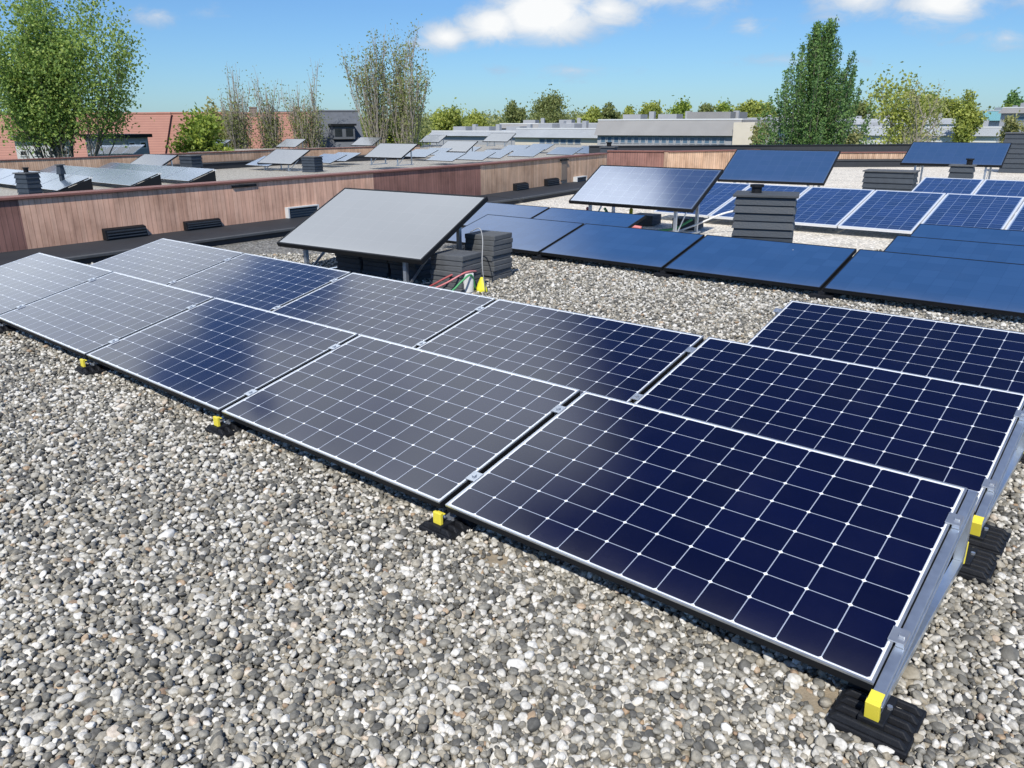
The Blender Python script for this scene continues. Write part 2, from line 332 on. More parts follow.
# mounting rails (triangular supports)
ct,st=math.cos(T),math.sin(T)
def make_rail(end):
    root=empty('mounting_rail')
    def sl(s,n): return (s*ct-n*st, s*st+n*ct)      # along slope, normal -> (y, dz from panel plane at front edge)
    hw=.015 if end else .019
    r=MB()
    top=-.012 if end else -.082; rh=.055 if end else .032
    a0=sl(-.045,top); a1=sl(PD+.01,top); b1=sl(PD+.01,top-rh); b0=sl(-.045,top-rh)
    z0=PH0
    def prism(mb,pts,x0,x1):
        n=len(pts); i=len(mb.v)
        mb.v += [(x0,p[0],z0+p[1]) for p in pts]+[(x1,p[0],z0+p[1]) for p in pts]
        mb.f.append(tuple(i+k for k in range(n))); mb.m.append(0); mb.f.append(tuple(i+n+k for k in reversed(range(n)))); mb.m.append(0)
        for k in range(n): mb.f.append((i+k,i+n+k,i+n+(k+1)%n,i+(k+1)%n)); mb.m.append(0)
    prism(r,[b0,b1,a1,a0],-hw,hw)
    c0=sl(-.04,top-.020); c1=sl(PD,top-.014); e1=sl(PD,top-.026); e0=sl(-.04,top-.026)
    prism(r,[e0,e1,c1,c0],hw,hw+.005)
    r.build('rail',GALV,root,.002)
    zb0=.062 if end else .0625; zb1=.092 if end else .066
    lo=MB(); lo.box(-hw,hw,(-.02 if end else .12),PD*ct+.03,zb0,zb1); lo.build('base_rail',GALV,root,.0015)
    po=MB(); yb=PD*ct; po.box(-.016,.016,yb-.03,yb+.012,zb1,z0+b1[1]+.02); po.build('rear_post',GALV,root,.0015)
    cap=MB(); p0=sl(-.062,top+.004); p1=sl(-.046,top+.004); ch_=.085 if end else .052
    p2=sl(-.046,top-ch_); p3=sl(-.062,top-ch_)
    if not end: p0,p1,p2,p3=(-.034,-.030),(-.018,-.030),(-.018,-.082),(-.034,-.082)
    cw=.019 if end else .022
    prism(cap,[p3,p2,p1,p0],-cw,cw); q0=sl(-.046,top+.004); q1=sl(-.012,top+.004); q2=sl(-.012,top+.001); q3=sl(-.046,top+.001)
    if not end: q0,q1,q2,q3=(-.0185,-.0375),(-.002,-.0375),(-.002,-.043),(-.0185,-.043)
    prism(cap,[q3,q2,q1,q0],-cw+.001,cw-.001)
    cap.build('end_cap',YELLOW,root,.003)
    cap2=MB(); cap2.box(-.018,.018,yb+.013,yb+.026,.06,.15); cap2.build('end_cap',YELLOW,root,.003)
    for y,rx in ((0.0,0),(PD*ct+.08,0)):
        fw=.105 if end else .088; fa,fb=(-.085,.125) if end else (-.055,.15)
        f=MB(); f.box(-fw,fw,y+fa,y+fb,.012,.034)
        for k in range(5):
            yy=y+fa+.006+k*.0405; g_=fw-.004; f.hexa([(-g_,yy,.034),(g_,yy,.034),(g_,yy+.024,.034),(-g_,yy+.024,.034),(-g_+.02,yy+.006,.055),(g_-.02,yy+.006,.055),(g_-.02,yy+.018,.055),(-g_+.02,yy+.018,.055)])
        f.box(-.034,.034,y-.05,y+.09,.034,.0615)
        fo=f.build('foot',RUBBER,root,.004)
        for sx_ in (-1,1):
            bt=MB(); bt.tube([(sx_*.027,y+.03,.061),(sx_*.027,y+.03,.070)],.008,6); bt.build('bolt',ALU,fo)
    for s in (.20,.80):
        c=MB(); y0,dz0=sl(PD*s-.03,.0035)
        pa=[sl(PD*s-.03,.001),sl(PD*s+.03,.001),sl(PD*s+.03,.006),sl(PD*s-.03,.006)]
        if end:
            prism(c,pa,-.034,.012)
            prism(c,[sl(PD*s-.03,-.011),sl(PD*s+.03,-.011),sl(PD*s+.03,.001),sl(PD*s-.03,.001)],-.012,.012)
            prism(c,[sl(PD*s-.008,.006),sl(PD*s+.008,.006),sl(PD*s+.008,.014),sl(PD*s-.008,.014)],-.010,.006)
        else:
            prism(c,pa,-.026,.026); prism(c,[sl(PD*s-.02,-.083),sl(PD*s+.02,-.083),sl(PD*s+.02,.001),sl(PD*s-.02,.001)],-.012,.012)
            prism(c,[sl(PD*s-.008,.006),sl(PD*s+.008,.006),sl(PD*s+.008,.012),sl(PD*s-.008,.012)],-.008,.008)
        c.build('clamp',ALU,root,.001)
    return root
re_=make_rail(True); rm=make_rail(False)
RG='mounting rails under the foreground array'
def where(k,row):
    nm=['front','middle','back'][row]
    return nm
usedE=usedM=False
RL={(0,0):'galvanised end rail with yellow cap and black foot at the front row right end',
 (1,0):'galvanised end rail with clamps at the right end of the middle row',
 (0,1):'yellow capped rail with black foot between the navy and the grey front panel',
 (0,2):'yellow capped rail on its foot between the second and third front panel from the right',
 (0,3):'yellow capped rail on its foot between third and fourth front panel from the right',
 (0,4):'rail in the front row gap nearest the left picture edge',
 (1,1):'clamped rail in the gap beside the navy right panel of the middle row',
 (1,2):'clamped rail in the middle row gap below the yellow hose',
 (1,3):'clamped rail in the middle row gap below the left half of the grey collector',
 (1,4):'clamped rail in the leftmost gap of the middle row',
 (2,0):'end rail at the right side of the lone back row panel',
 (2,1):'rail under the left end of the lone back row panel'}
for (row,k),lb in RL.items():
    if k==0: o=re_ if not usedE else copy_tree(re_); usedE=True; x=.018
    else: o=rm if not usedM else copy_tree(rm); usedM=True; x=-k*(PW+PG)+PG/2
    o.location=(x,row*PITCHY,0); tag(o,lb,'mounting rail',RG)

# ------------------------------------------------------------------ all-black array behind the gravel strip
bp = make_panel('black_solar_panel',1.65,.98,ALLBLK,10,6,BLACKFR,BLACKFR,.004,.010)
BG='black solar panels beyond the gravel strip'
TB=.255; yB=5.36; firstb=True
xL2=un(637,217.5,.35); xR2=un(903,234,.35); xR3=un(932,220,.35)
rowsB=[]
lbl1=['blue black panel at the left end of the nearest all-black row, by slab stacks',
 'plain blue black solar panel, second from the left in the nearest all-black row',
 'plain blue black solar panel in front of the slatted chimney, nearest all-black row',
 'plain blue black panel of the nearest row right of the chimney, cut by picture edge',]
for k in range(4): rowsB.append((-7.07+1.68*k,yB,lbl1[k]))
xa=xL2.x-1.65; rowsB.append((xa,yB+1.27,'blue black panel at the right end of the short second row, by cable clutter'))
rowsB.append((xa-1.68,yB+1.27,'pale reflecting black panel at the left end of the short second row'))
rowsB.append((xR2.x,yB+1.27,'plain blue black panel right of the gravel patch, second black row'))
rowsB.append((xR3.x,yB+2.54,'plain blue black panel below the white framed panels, third black row'))
for (x,y,lb) in rowsB:
    o=bp if firstb else copy_tree(bp); firstb=False
    o.location=(x,y,.115); o.rotation_euler=(TB,0,0); tag(o,lb,'solar panel',BG)
# its black wind skirts / support blocks
def block_thing(name,label,cat,group,x,y,mat,w=.2,d=.9,h=.07,rot=0):
    o=empty(name,(x,y,0),(0,0,rot)); b=MB(); b.box(-w/2,w/2,0,d,.01,.05); b.build('base_plate',mat,o,.004)
    c=MB(); c.hexa([(-.03,.02,.05),(.03,.02,.05),(.03,d-.02,.05),(-.03,d-.02,.05),(-.03,.02,.075),(.03,.02,.075),(.03,d-.02,.29),(-.03,d-.02,.29)]); c.build('wedge',mat,o)
    return tag(o,label,cat,group)
ll=['at the joint nearest the slab stacks','at the joint left of the chimney','at the joint right of the chimney']
for k in range(3):
    block_thing('panel_support','black wedge support under the nearest all-black row '+ll[k],'panel support','supports of the black panels',-5.405+1.68*k,5.34,RUBBER)
for k in range(3):
    pass

# ------------------------------------------------------------------ white framed blue panels further back
wp = make_panel('framed_solar_panel',1.0,1.66,BLUEPOLY,6,10,WHITEFR,WHITEFR,.012,.022)
WG='white framed blue solar panels'
firstw=True
yW=9.82; TW=.245
pos=[]
lw=['far left, half hidden behind the wide collector','behind the left side of the slatted chimney','directly right of the slatted chimney, above the gravel patch','above the right part of the gravel patch','above the third black row, second from the picture edge','at the right picture edge']
names1=['leftmost of the near white framed row, behind the cables']+lw[1:]
for i,k in enumerate(range(-3,3)):
    pos.append((-3.4+1.02*k, yW, 'blue white framed panel '+names1[i]))
p2=un(925,177.5,.53); y2=p2.y-1.66*math.cos(TW)
for k in range(2): pos.append((p2.x+1.02*k,y2,'blue white framed panel of the far row, '+['right of the low slatted vent','cut by the right picture edge'][k]))
for x,y,lb in pos:
    o=wp if firstw else copy_tree(wp); firstw=False
    o.location=(x,y,.135); o.rotation_euler=(TW,0,0); tag(o,lb,'solar panel',WG)

# ------------------------------------------------------------------ tilted collectors on stands
def make_collector(zlow, glass, tilt, w=2.1, d=1.18):
    """local origin: on the roof below the lower left corner"""
    root=empty('tilted_collector')
    ty,tz=math.cos(tilt),math.sin(tilt)
    def P(x,s,n): return (x, s*ty-n*tz, zlow+s*tz+n*ty)
    fr=MB(); th=-.05; lp=.022
    def bx(x0,x1,s0,s1,n0,n1,mb=fr): mb.hexa([P(x0,s0,n0),P(x1,s0,n0),P(x1,s1,n0),P(x0,s1,n0),P(x0,s0,n1),P(x1,s0,n1),P(x1,s1,n1),P(x0,s1,n1)])
    bx(0,lp,0,d,th,0); bx(w-lp,w,0,d,th,0); bx(lp,w-lp,0,lp,th,0); bx(lp,w-lp,d-lp,d,th,0); bx(lp,w-lp,lp,d-lp,th,th+.012)
    fr.build('frame',BLACKFR,root,.003)
    gl=uv_sheet('glass',glass,lp,w-lp,lp,d-lp,0,10,6,.02,root)
    gl.rotation_euler=(tilt,0,0); off=Vector(P(0,0,-.004)); gl.location=off
    for x in (.32,w-.32):
        l=MB(); t=P(x,.12,th); l.box(x-.02,x+.02,t[1]-.02,t[1]+.02,.0,t[2]); l.build('leg',GALV,root)
        l=MB(); t=P(x,d-.12,th); l.box(x-.02,x+.02,t[1]-.02,t[1]+.02,.0,t[2]); l.build('leg',GALV,root)
        l=MB(); a=P(x,.12,th); b=P(x,d-.12,th); l.bar((x+.024,a[1],.05),(x+.024,b[1],b[2]-.05),.006,.03); l.build('brace',GALV,root)
        l=MB(); l.bar((x,a[1]-.1,.02),(x,b[1]+.1,.02),.05,.028); l.build('foot_bar',GALV,root)
    return root
coll=[]
CG='tilted collectors on galvanised stands'
def place_collector(src, x,y,z,zl,yaw,lb):
    o=src; o.location=(x,y,z); o.rotation_euler=(0,0,yaw); tag(o,lb,'solar collector',CG); return o
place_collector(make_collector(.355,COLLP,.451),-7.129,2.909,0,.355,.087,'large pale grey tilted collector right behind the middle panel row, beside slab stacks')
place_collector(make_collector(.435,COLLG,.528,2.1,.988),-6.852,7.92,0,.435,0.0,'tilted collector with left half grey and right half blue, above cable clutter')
place_collector(make_collector(.44,COLLB,.50),-7.03,13.30,0,.44,.10,'plain blue tilted collector behind the slatted chimney')
place_collector(make_collector(.60,COLLB,.40),-5.0,18.7,0,.60,.055,'plain blue tilted collector at the far right beside the last chimney')
# on the neighbour's roof (low edge height, position fitted)
ncol=make_collector(.32,COLLP,.46)
NC=[(-29.9,11.46,-.04,'pale tilted collector on the neighbour roof, furthest left, before the thin brown wall'),
 (-29.4,16.87,-.01,'pale tilted collector on the neighbour roof just left of the dark square chimney'),
 (-26.1,19.8,.2,'pale tilted collector on the neighbour roof in front of the double bare tree'),
 (-50.4,31.8,-.1,'small far pale collector below the third thin bare tree'),
 (-45.8,34.9,0,'small far pale collector left of the double bare tree trunk'),
 (-53.7,27.9,-.1,'small far blue collector below the green shrub'),
 (-47.6,43.2,0,'small far pale collector right of the double bare tree'),
 (-31.4,29.2,.04,'pale tilted collector on the far roof, middle of the cluster right of the double tree'),
 (-37.5,39.7,.25,'small far pale collector at the right end of the far roof cluster')]
for i,(x,y,z,lb) in enumerate(NC):
    o=ncol if i==0 else copy_tree(ncol)
    place_collector(o,x,y,z-.32,.3,.1,lb)

# ballast slabs: individual things
def make_slab(w=.38,d=.34,h=.052):
    b=MB(); b.box(-w/2,w/2,-d/2,d/2,0,h); return b.build('concrete_slab',SLAB,None,.008)
slab0=make_slab(); fs=True
ordn=['topmost','second','third','fourth','fifth','sixth','seventh','eighth','ninth']
def slab(x,y,z,rz,lb):
    global fs
    o=slab0 if fs else slab0.copy()
    if not fs: COL.objects.link(o)
    fs=False; o.location=(x,y,z); o.rotation_euler=(0,0,rz); tag(o,lb,'concrete slab','dark concrete ballast slabs'); return o
s1=un(438,297,0); s2=un(478,283,0)
sA=un(449,294,0)+Vector((-.05,.17,0)); sB=un(481,281,0)+Vector((-.03,.16,0))
nA,nB=7,9
for k in range(nA): slab(sA.x+rnd.uniform(-.012,.012),sA.y+rnd.uniform(-.012,.012),.012+k*.0525,.12+rnd.uniform(-.04,.04),'%s dark concrete slab of the lower stack beside the grey collector'%ordn[nA-1-k])
for k in range(nB): slab(sB.x+rnd.uniform(-.012,.012),sB.y+rnd.uniform(-.012,.012),.012+k*.0525,.1+rnd.uniform(-.05,.05),'%s dark concrete slab of the taller stack right of the grey collector'%ordn[nB-1-k])
for j in range(3):
    for k in range(4): slab(-6.62+.42*j+rnd.uniform(-.02,.02),3.62+.03*j,.012+k*.0525,.08+rnd.uniform(-.03,.03),'%s slab of the %s low pile under the grey collector'%(ordn[3-k],['left','middle','right'][j]))
for j in range(2):
    for k in range(3): slab(-6.2+.75*j,9.15,.012+k*.0525,.1,'%s slab of the %s low pile under the half blue collector'%(ordn[2-k],['left','right'][j]))

SLABL = plain('grey_cable', (.35,.35,.34), .5)
# hoses and clutter
def hose(name,pts,r,mat,lb,cat='hose',group='coloured hoses'):
    # smooth catmull
    P=[Vector(p) for p in pts]; out=[]
    for i in range(len(P)-1):
        a=P[max(i-1,0)];b=P[i];c=P[i+1];d=P[min(i+2,len(P)-1)]
        for t in np.linspace(0,1,6)[:-1]:
            t=float(t); out.append(.5*((2*b)+(c-a)*t+(2*a-5*b+4*c-d)*t*t+(3*b-a-3*c+d)*t**3))
    out.append(P[-1]); mb=MB(); mb.tube(out,r,7); return tag(mb.build(name,mat,None,0,True),lb,cat,group)
b=un(458,296,0)+Vector((.03,-.02,0))
hose('hose',[b+Vector((-.42,-.02,.03)),b+Vector((-.25,-.10,.10)),b+Vector((-.12,.02,.19)),b+Vector((-.05,.2,.24)),b+Vector((-.15,.35,.1))],.010,RED,'red hose lying against the lower slab stack')
hose('hose',[b+Vector((-.30,-.15,.03)),b+Vector((-.10,-.07,.13)),b+Vector((.0,.10,.22)),b+Vector((-.04,.3,.2))],.009,PINK,'faded red hose beside the red one at the lower slab stack')
hose('hose',[b+Vector((-.25,-.12,.02)),b+Vector((-.02,-.10,.06)),b+Vector((.05,.0,.16)),b+Vector((.06,.12,.2)),b+Vector((.03,.2,.05))],.010,GREEN,'green hose coiled between slab stack and yellow marker')
hose('hose',[b+Vector((.12,.25,.02)),b+Vector((.13,.2,.3)),b+Vector((.05,.3,.52)),b+Vector((-.1,.42,.6)),b+Vector((-.25,.45,.55))],.005,SLABL,'thin grey cable running up between the two slab stacks','cable')
# yellow bag-like marker
def cone_thing(name,mat,lb,cat,loc,prof,parts=None):
    mb=MB(); n=14; base=0
    for i,(r,z) in enumerate(prof):
        for j in range(n):
            t=2*math.pi*j/n; rr=r*(1+.12*math.sin(3*t+i)); mb.v.append((rr*math.cos(t),rr*math.sin(t)*.8,z))
    for i in range(len(prof)-1):
        for j in range(n): mb.f.append((i*n+j,i*n+(j+1)%n,(i+1)*n+(j+1)%n,(i+1)*n+j)); mb.m.append(0)
    mb.f.append(tuple(reversed(range(n)))); mb.m.append(0); mb.f.append(tuple((len(prof)-1)*n+j for j in range(n))); mb.m.append(0)
    o=mb.build(name,mat,None,0,True); o.location=loc; return tag(o,lb,cat)
yl=un(482,293,0)
cone_thing('cloth_bag',YELH,'crumpled yellow bag lying on the gravel beside the slab stacks','bag',(yl.x,yl.y,.012),[(.05,0),(.065,.01),(.055,.04),(.042,.08),(.025,.12),(.012,.145)])
gb=un(468,294,0)
cone_thing('bucket',WHITEPL,'small pale grey bucket between the green hose and the yellow bag','bucket',(gb.x,gb.y,.012),[(.055,0),(.06,.02),(.07,.17),(.072,.19),(.066,.192)])
# under the half blue collector
q=Vector((-5.6,8.5,0))
hose('hose',[q+Vector((-.9,-.1,.30)),q+Vector((-.75,-.2,.2)),q+Vector((-.68,-.25,.06)),q+Vector((-.5,-.35,.04))],.022,GREEN,'green hose hanging under the half blue collector, left')
hose('hose',[q+Vector((.0,-.3,.03)),q+Vector((.15,-.2,.06)),q+Vector((.35,-.1,.10)),q+Vector((.5,.1,.22))],.018,GREEN,'green hose rising right of the half blue collector')
hose('hose',[q+Vector((-.42,-.1,.32)),q+Vector((-.36,-.2,.2)),q+Vector((-.32,-.22,.1)),q+Vector((-.2,-.3,.06))],.03,YELH,'yellow hose hanging under the half blue collector')
hose('hose',[q+Vector((-1.3,0,.28)),q+Vector((-1.2,-.1,.16)),q+Vector((-1.05,-.15,.1)),q+Vector((-.9,-.2,.14))],.022,RED,'red hose under the left part of the half blue collector')
hose('hose',[q+Vector((-.55,-.4,.1)),q+Vector((-.3,-.45,.12)),q+Vector((-.05,-.4,.1))],.03,PINK,'pink red pipe lying on a board under the half blue collector')
hose('hose',[q+Vector((.35,-.1,.04)),q+Vector((.6,.1,.16)),q+Vector((.85,.35,.3)),q+Vector((1.05,.55,.36))],.014,WHITEPL,'white pipe slanting up between half blue collector and chimney','pipe')
bd=MB(); bd.box(-.45,.45,-.15,.15,0,.06); o=bd.build('timber_board',plain('weathered_board',(.25,.22,.18),.85),None,.006); o.location=(q.x-.35,q.y-.42,.012); o.rotation_euler=(0,0,.1); tag(o,'weathered grey board lying under the half blue collector','board')

# ------------------------------------------------------------------ slatted chimneys and vents
def chimney(name,lb,cat,p,w,d,h,courses,pipe=None,rot=.05,lidm=None,group=None):
    o=empty(name,(p.x,p.y,0),(0,0,rot)); ch=h/courses
    b=MB(); b.box(-w/2+.03,w/2-.03,-d/2+.03,d/2-.03,0,h-.02,0)
    if h>.7 and h<.78:
        b.box(-w/2,w/2,-d/2,d/2,0,h*.36)
    for k in range(courses):
        if h>.7 and h<.78 and k*ch<h*.36: continue
        z=k*ch; j=rnd.uniform(-.006,.006); e=.0 if k%2 else .008
        b.hexa([(-w/2-e,-d/2-e,z+.004),(w/2+e,-d/2-e,z+.004),(w/2+e,d/2+e,z+.004),(-w/2-e,d/2+e,z+.004),(-w/2+.02,-d/2+.02,z+ch),(w/2-.02,-d/2+.02,z+ch),(w/2-.02,d/2-.02,z+ch),(-w/2+.02,d/2-.02,z+ch)])
    b.build('stack',SLATE,o)
    l=MB(); l.box(-w/2-.02,w/2+.02,-d/2-.02,d/2+.02,h+.001,h+.03); l.build('cap',lidm or SLAB,o,.005)
    if pipe:
        t=MB(); px,pr,ph=pipe; t.tube([(px,0,h+.03),(px,0,h+.03+ph)],pr,14); t.tube([(px,0,h+.03+ph),(px,0,h+.03+ph+.03)],pr*1.35,14); t.build('pipe',BLACKFR,o)
    return tag(o,lb,cat,group)
VG='dark slatted chimneys and vents on the roofs'
pc=(un(722,257,0)+un(780,263,0))/2
chimney('roof_chimney','dark slatted chimney with pipe in front of the white framed panels','chimney',pc+Vector((0,.3,0)),.70,.55,.735,8,(-.12,.06,.07),.35,BITLIGHT,VG)
pv=(un(866,192,0)+un(911,194,0))/2
chimney('roof_vent','low wide dark slatted vent on gravel behind the white framed panels','roof vent',pv,1.05,.6,.47,4,None,.1,None,VG)
ps=at(961,176,17.0); chimney('roof_chimney','small narrow dark chimney before the far right blue collector','chimney',ps,.46,.4,.62,5,(.12,.06,.1),.1,None,VG)
pr_=at(1022,150,24.0); chimney('roof_chimney','tall dark slatted chimney cut by the right picture edge','chimney',pr_,1.0,.9,1.15,8,None,.1,None,VG)
def nchim(name,lb,px,py0,dep,w,h,pipe,cs=5):
    p=at(px,py0,dep); o=chimney(name,lb,'chimney',p,w,w*.9,h,cs,pipe,.3,None,VG); o.location.z=-.3; return o
nchim('roof_chimney','dark chimney on the neighbour roof at the far left',27,176,21,.46,.62,(0,.06,.10))
nchim('roof_chimney','slim dark vent pipe box behind the low neighbour panels',62,178,22.5,.17,.75,None,3)
nchim('roof_chimney','dark square chimney right of the leftmost pale neighbour collector',192,170,30,.62,.68,None)
nchim('roof_chimney','dark round edged chimney right of the second neighbour collector',312,160,31,.62,.56,None)
nchim('roof_chimney','small dark chimney on the roof just above the brown wall bend',609,146,24,.45,1.1,(0,.07,.1))

# ------------------------------------------------------------------ clad parapet walls
def wall(name,lb,p,q_,z0,z1,mat,thick=.22,coping=True,upstand=None,group='clad parapet walls'):
    o=empty(name,(p.x,p.y,0)); d=Vector((q_.x-p.x,q_.y-p.y,0)); L=d.length; o.rotation_euler=(0,0,math.atan2(d.y,d.x))
    # local x along the wall, wall face towards -y
    b=MB(); b.box(0,L,0,thick,z0,z1); w=b.build('cladding',mat,o)
    uvl=w.data.uv_layers.new(name='UVMap')
    for li,l in enumerate(w.data.loops):
        v=w.data.vertices[l.vertex_index].co; uvl.data[li].uv=(v.x+v.y,v.z)
    if coping:
        c=MB(); c.box(-.002,L+.002,-.035,thick+.03,z1+.001,z1+.035); c.build('coping',COPING,o,.006)
    if upstand:
        u=MB(); dep,hh=upstand; u.hexa([(0,-dep,-.3 if z0<0 else .0),(L,-dep,-.3 if z0<0 else .0),(L,-.003,-.3 if z0<0 else 0),(0,-.003,-.3 if z0<0 else 0),(0,-dep,hh-.04),(L,-dep,hh-.04),(L,-.003,hh),(0,-.003,hh)]); u.build('upstand',BITUMEN,o)
        e=MB(); e.box(0,L,-dep-.04,-dep+.05,hh-.045,hh-.012); e.build('edge_trim',BITLIGHT,o,.004)
    return tag(o,lb,'wall',group),L
z1=.722
# the wall must face us: +x side. going from far to near puts -y local toward +x world
def wseg(a,b,lb,mat,up=(1.0,.118)):
    return wall('clad_wall',lb,b,a,.0,z1,mat,.22,True,up)
# direction: local -y should face the camera; check sign
def facing(p,q_):
    d=Vector((q_.x-p.x,q_.y-p.y,0)).normalized(); n=Vector((d.y,-d.x,0)); return n.dot(Vector((CP.x-p.x,CP.y-p.y,0)))>0
def fwall(a,b,lb,mat,z0=.0,z1_=z1,up=(1.0,.118),coping=True,thick=.22):
    if not facing(a,b): a,b=b,a
    return wall('clad_wall',lb,a,b,z0,z1_,mat,thick,coping,up)
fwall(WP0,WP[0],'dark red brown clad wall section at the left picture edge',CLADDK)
fwall(WP[0],un(375,207.5,ZWB),'long tan clad wall section behind the foreground array',CLAD)
Wc=un(375,207.5,ZWB)
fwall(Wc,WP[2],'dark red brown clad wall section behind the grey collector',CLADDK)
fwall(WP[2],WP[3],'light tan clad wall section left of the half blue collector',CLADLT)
# far end recess and right part
z3=.722
E1=un(606,152,z3); E2=un(668,152.3,z3); E3=un(760,150.5,z3)
off=(E2-E1).normalized(); nrm=Vector((-off.y,off.x,0)); 
fwall(E1+nrm*.25,E2+nrm*.25,'dark recessed clad wall section above the half blue collector',CLADDK,up=None)  # dark cladding puts the shade of the recess into the wall colour
fwall(E2,E3,'light tan clad wall section between half blue and plain blue collector',CLADLT,up=None)
F1=un(745,167,0); F2=un(1060,166,0)
fwall(F1,F2,'low black and tan parapet at the far end of the gravel roof',CLADLT,z0=.0,z1_=.46,up=(.3,.26))
def roof_edge(lb,a,b,z0,z1_,th=.5):
    o=empty('roof_edge',(a.x,a.y,0)); d=Vector((b.x-a.x,b.y-a.y,0)); o.rotation_euler=(0,0,math.atan2(d.y,d.x)); L=d.length
    m_=MB(); m_.box(0,L,0,th,z0,z1_); m_.build('fascia',BITUMEN,o); t=MB(); t.box(-.01,L+.01,-.03,th+.03,z1_+.001,z1_+.05); t.build('edge_trim',BLACKFR,o)
    return tag(o,lb,'roof edge')
G1=at(590,147,36); G2=at(1000,146,36)
roof_edge('long black roof edge in front of the dense conical tree',G1,G2,-.4,.42)
# neighbour's back wall
def nw(pa,pb,lb,mat,zt): return fwall(pa,pb,lb,mat,z0=-.31,z1_=zt,up=(.4,-.02))
a1=at(-80,160,25.5);a2=at(136,152,30.5);a3=at(196,151,33.5);a4=at(306,148,37.5);a5=at(420,146,42)
nw(a1,a2,'thin far brown wall on the neighbour roof, left of the pale collector',CLADLT,.36)
nw(a2,a4,'thin far brown wall with black base below the bare trees',CLADLT,.36)
nw(a4,a5,'thin far brown wall right of the dark round chimney',CLADLT,.34)

# small fittings on the near wall
def wallpt(px):
    xs=[p[0] for p in WB]; ys=[p[1] for p in WB]
    return un(px,float(np.interp(px,xs,ys)),ZWB)
wd=(WP[1]-WP[0]).normalized(); wang=math.atan2(wd.y,wd.x)
def fitting(px,w,h,z,lb,white=False,dep=.11):
    p=wallpt(px); a=math.atan2((WP[3]-WP[2]).y,(WP[3]-WP[2]).x) if px>480 else wang
    n=Vector((math.sin(a),-math.cos(a),0)); o=empty('vent_box',(p.x,p.y,z),(0,0,a))
    b=MB(); b.hexa([(-w/2,-dep,0),(w/2,-dep,0),(w/2,-.004,0),(-w/2,-.004,0),(-w/2,-dep*.75,h),(w/2,-dep*.75,h),(w/2,-.004,h+.02),(-w/2,-.004,h+.02)]); b.build('housing',BLACKFR if not white else DARKGLASS,o,.004)
    l=MB(); 
    for k in range(3): l.box(-w/2+.02,w/2-.02,-dep-.006,-dep+.004,.02+k*h*.3,.035+k*h*.3)
    l.build('louvre',SLATE,o)
    if white:
        f=MB(); f.box(-w/2-.03,w/2+.03,-dep-.01,-.004,h+.021,h+.04); f.box(-w/2-.03,-w/2-.005,-dep-.01,-.004,0,h+.02); f.box(w/2+.005,w/2+.03,-dep-.01,-.004,0,h+.02); f.build('frame',WHITEP,o)
    return tag(o,lb,'vent box','small boxes along the clad wall')
fitting(124,.58,.13,.121,'black box at the foot of the tan wall, left of two')
fitting(201,.58,.11,.121,'black box at the foot of the tan wall above the panel tip')
fitting(300,.58,.13,.121,'dark white framed box at the wall foot left of the grey collector',True)
fitting(519,.55,.13,.121,'black box on the light tan wall, nearest the dark wall section')
fitting(550,.6,.14,.121,'black box in the middle of the light tan wall')
fitting(578,.5,.08,.121,'white framed box at the far end of the light tan wall',True)
fitting(1,.25,.15,.15,'small white framed box on the dark wall at the left picture edge',True)
def strip(px,w,zb_,zt_,lb):
    p=wallpt(px); a=math.atan2((WP[3]-WP[2]).y,(WP[3]-WP[2]).x) if px>480 else wang
    o=empty('wall_shaft',(p.x,p.y,0),(0,0,a)); b=MB(); b.box(-w/2,w/2,-.03,-.003,zb_,zt_); b.build('cover',plain('shaft_cover',(.22,.17,.13),.8,0,.3,8),o,.003)
    c=MB(); c.box(-w/2-.04,w/2+.04,-.06,-.003,zt_+.001,zt_+.035); c.build('hood',BLACKFR,o)
    return tag(o,lb,'wall cover','covers on the clad wall')
strip(243,.22,.36,.66,'narrow grey brown cover with black hood on tan wall, left one')
strip(252,.15,.36,.66,'narrow grey brown cover on tan wall, right beside another cover')
strip(563,.28,.2,.66,'grey brown cover with black hood on the light tan wall')

# ------------------------------------------------------------------ neighbour roof: low panel rows
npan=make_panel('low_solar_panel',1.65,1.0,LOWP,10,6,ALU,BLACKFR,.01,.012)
wedge=MB(); wedge.v+= [(1.652,0,-.14),(1.652,1.0*math.cos(.23),-.14-1.0*math.sin(.23)*0),(1.652,.975,.0)]
NG='low solar panels on the neighbour roof'
fn=True
def nplace(x,y,z,lb,t=.33,yaw=0.0):
    global fn
    o=npan if fn else copy_tree(npan); fn=False
    o.location=(x,y,z); o.rotation_euler=(t,0,yaw); tag(o,lb,'solar panel',NG)
def tri(p,yaw,lb):
    o=empty('end_plate',(p.x,p.y,-.29),(0,0,yaw)); b=MB(); L=1.0
    b.hexa([(0,.02,0),(.02,.02,0),(.02,L*.95,0),(0,L*.95,0),(0,.02,.085),(.02,.02,.085),(.02,L*.95,.40),(0,L*.95,.40)]); b.build('plate',BLACKFR,o)
    c=MB(); c.box(-.03,.06,L*.95-.06,L*.95+.02,.402,.435); c.build('cap',WHITEPL,o); return tag(o,lb,'end plate','black end plates of the low neighbour panels')
zl=-.16
ends=[(57,190.5),(130,185.5),(188,181)]
for r,(px,py) in enumerate(ends):
    p=un(px,py,zl)
    tri(Vector((p.x+.01,p.y,0)),0,['black triangular end plate of the low neighbour panels, furthest left','black triangular end plate, middle of the three behind the tan wall','black triangular end plate, right of the three behind the tan wall'][r])
    for k in range(5):
        nplace(p.x-1.65-1.68*k,p.y,zl,['left','middle','right'][r]+' low row on neighbour roof, %s pale panel from its black end plate'%['first','second','third','fourth','fifth'][k])
rows2=[]
for i,px in enumerate((500,533,572,598)):
    p=un(px,158-(px-500)*.045,-.05); rows2.append(p)
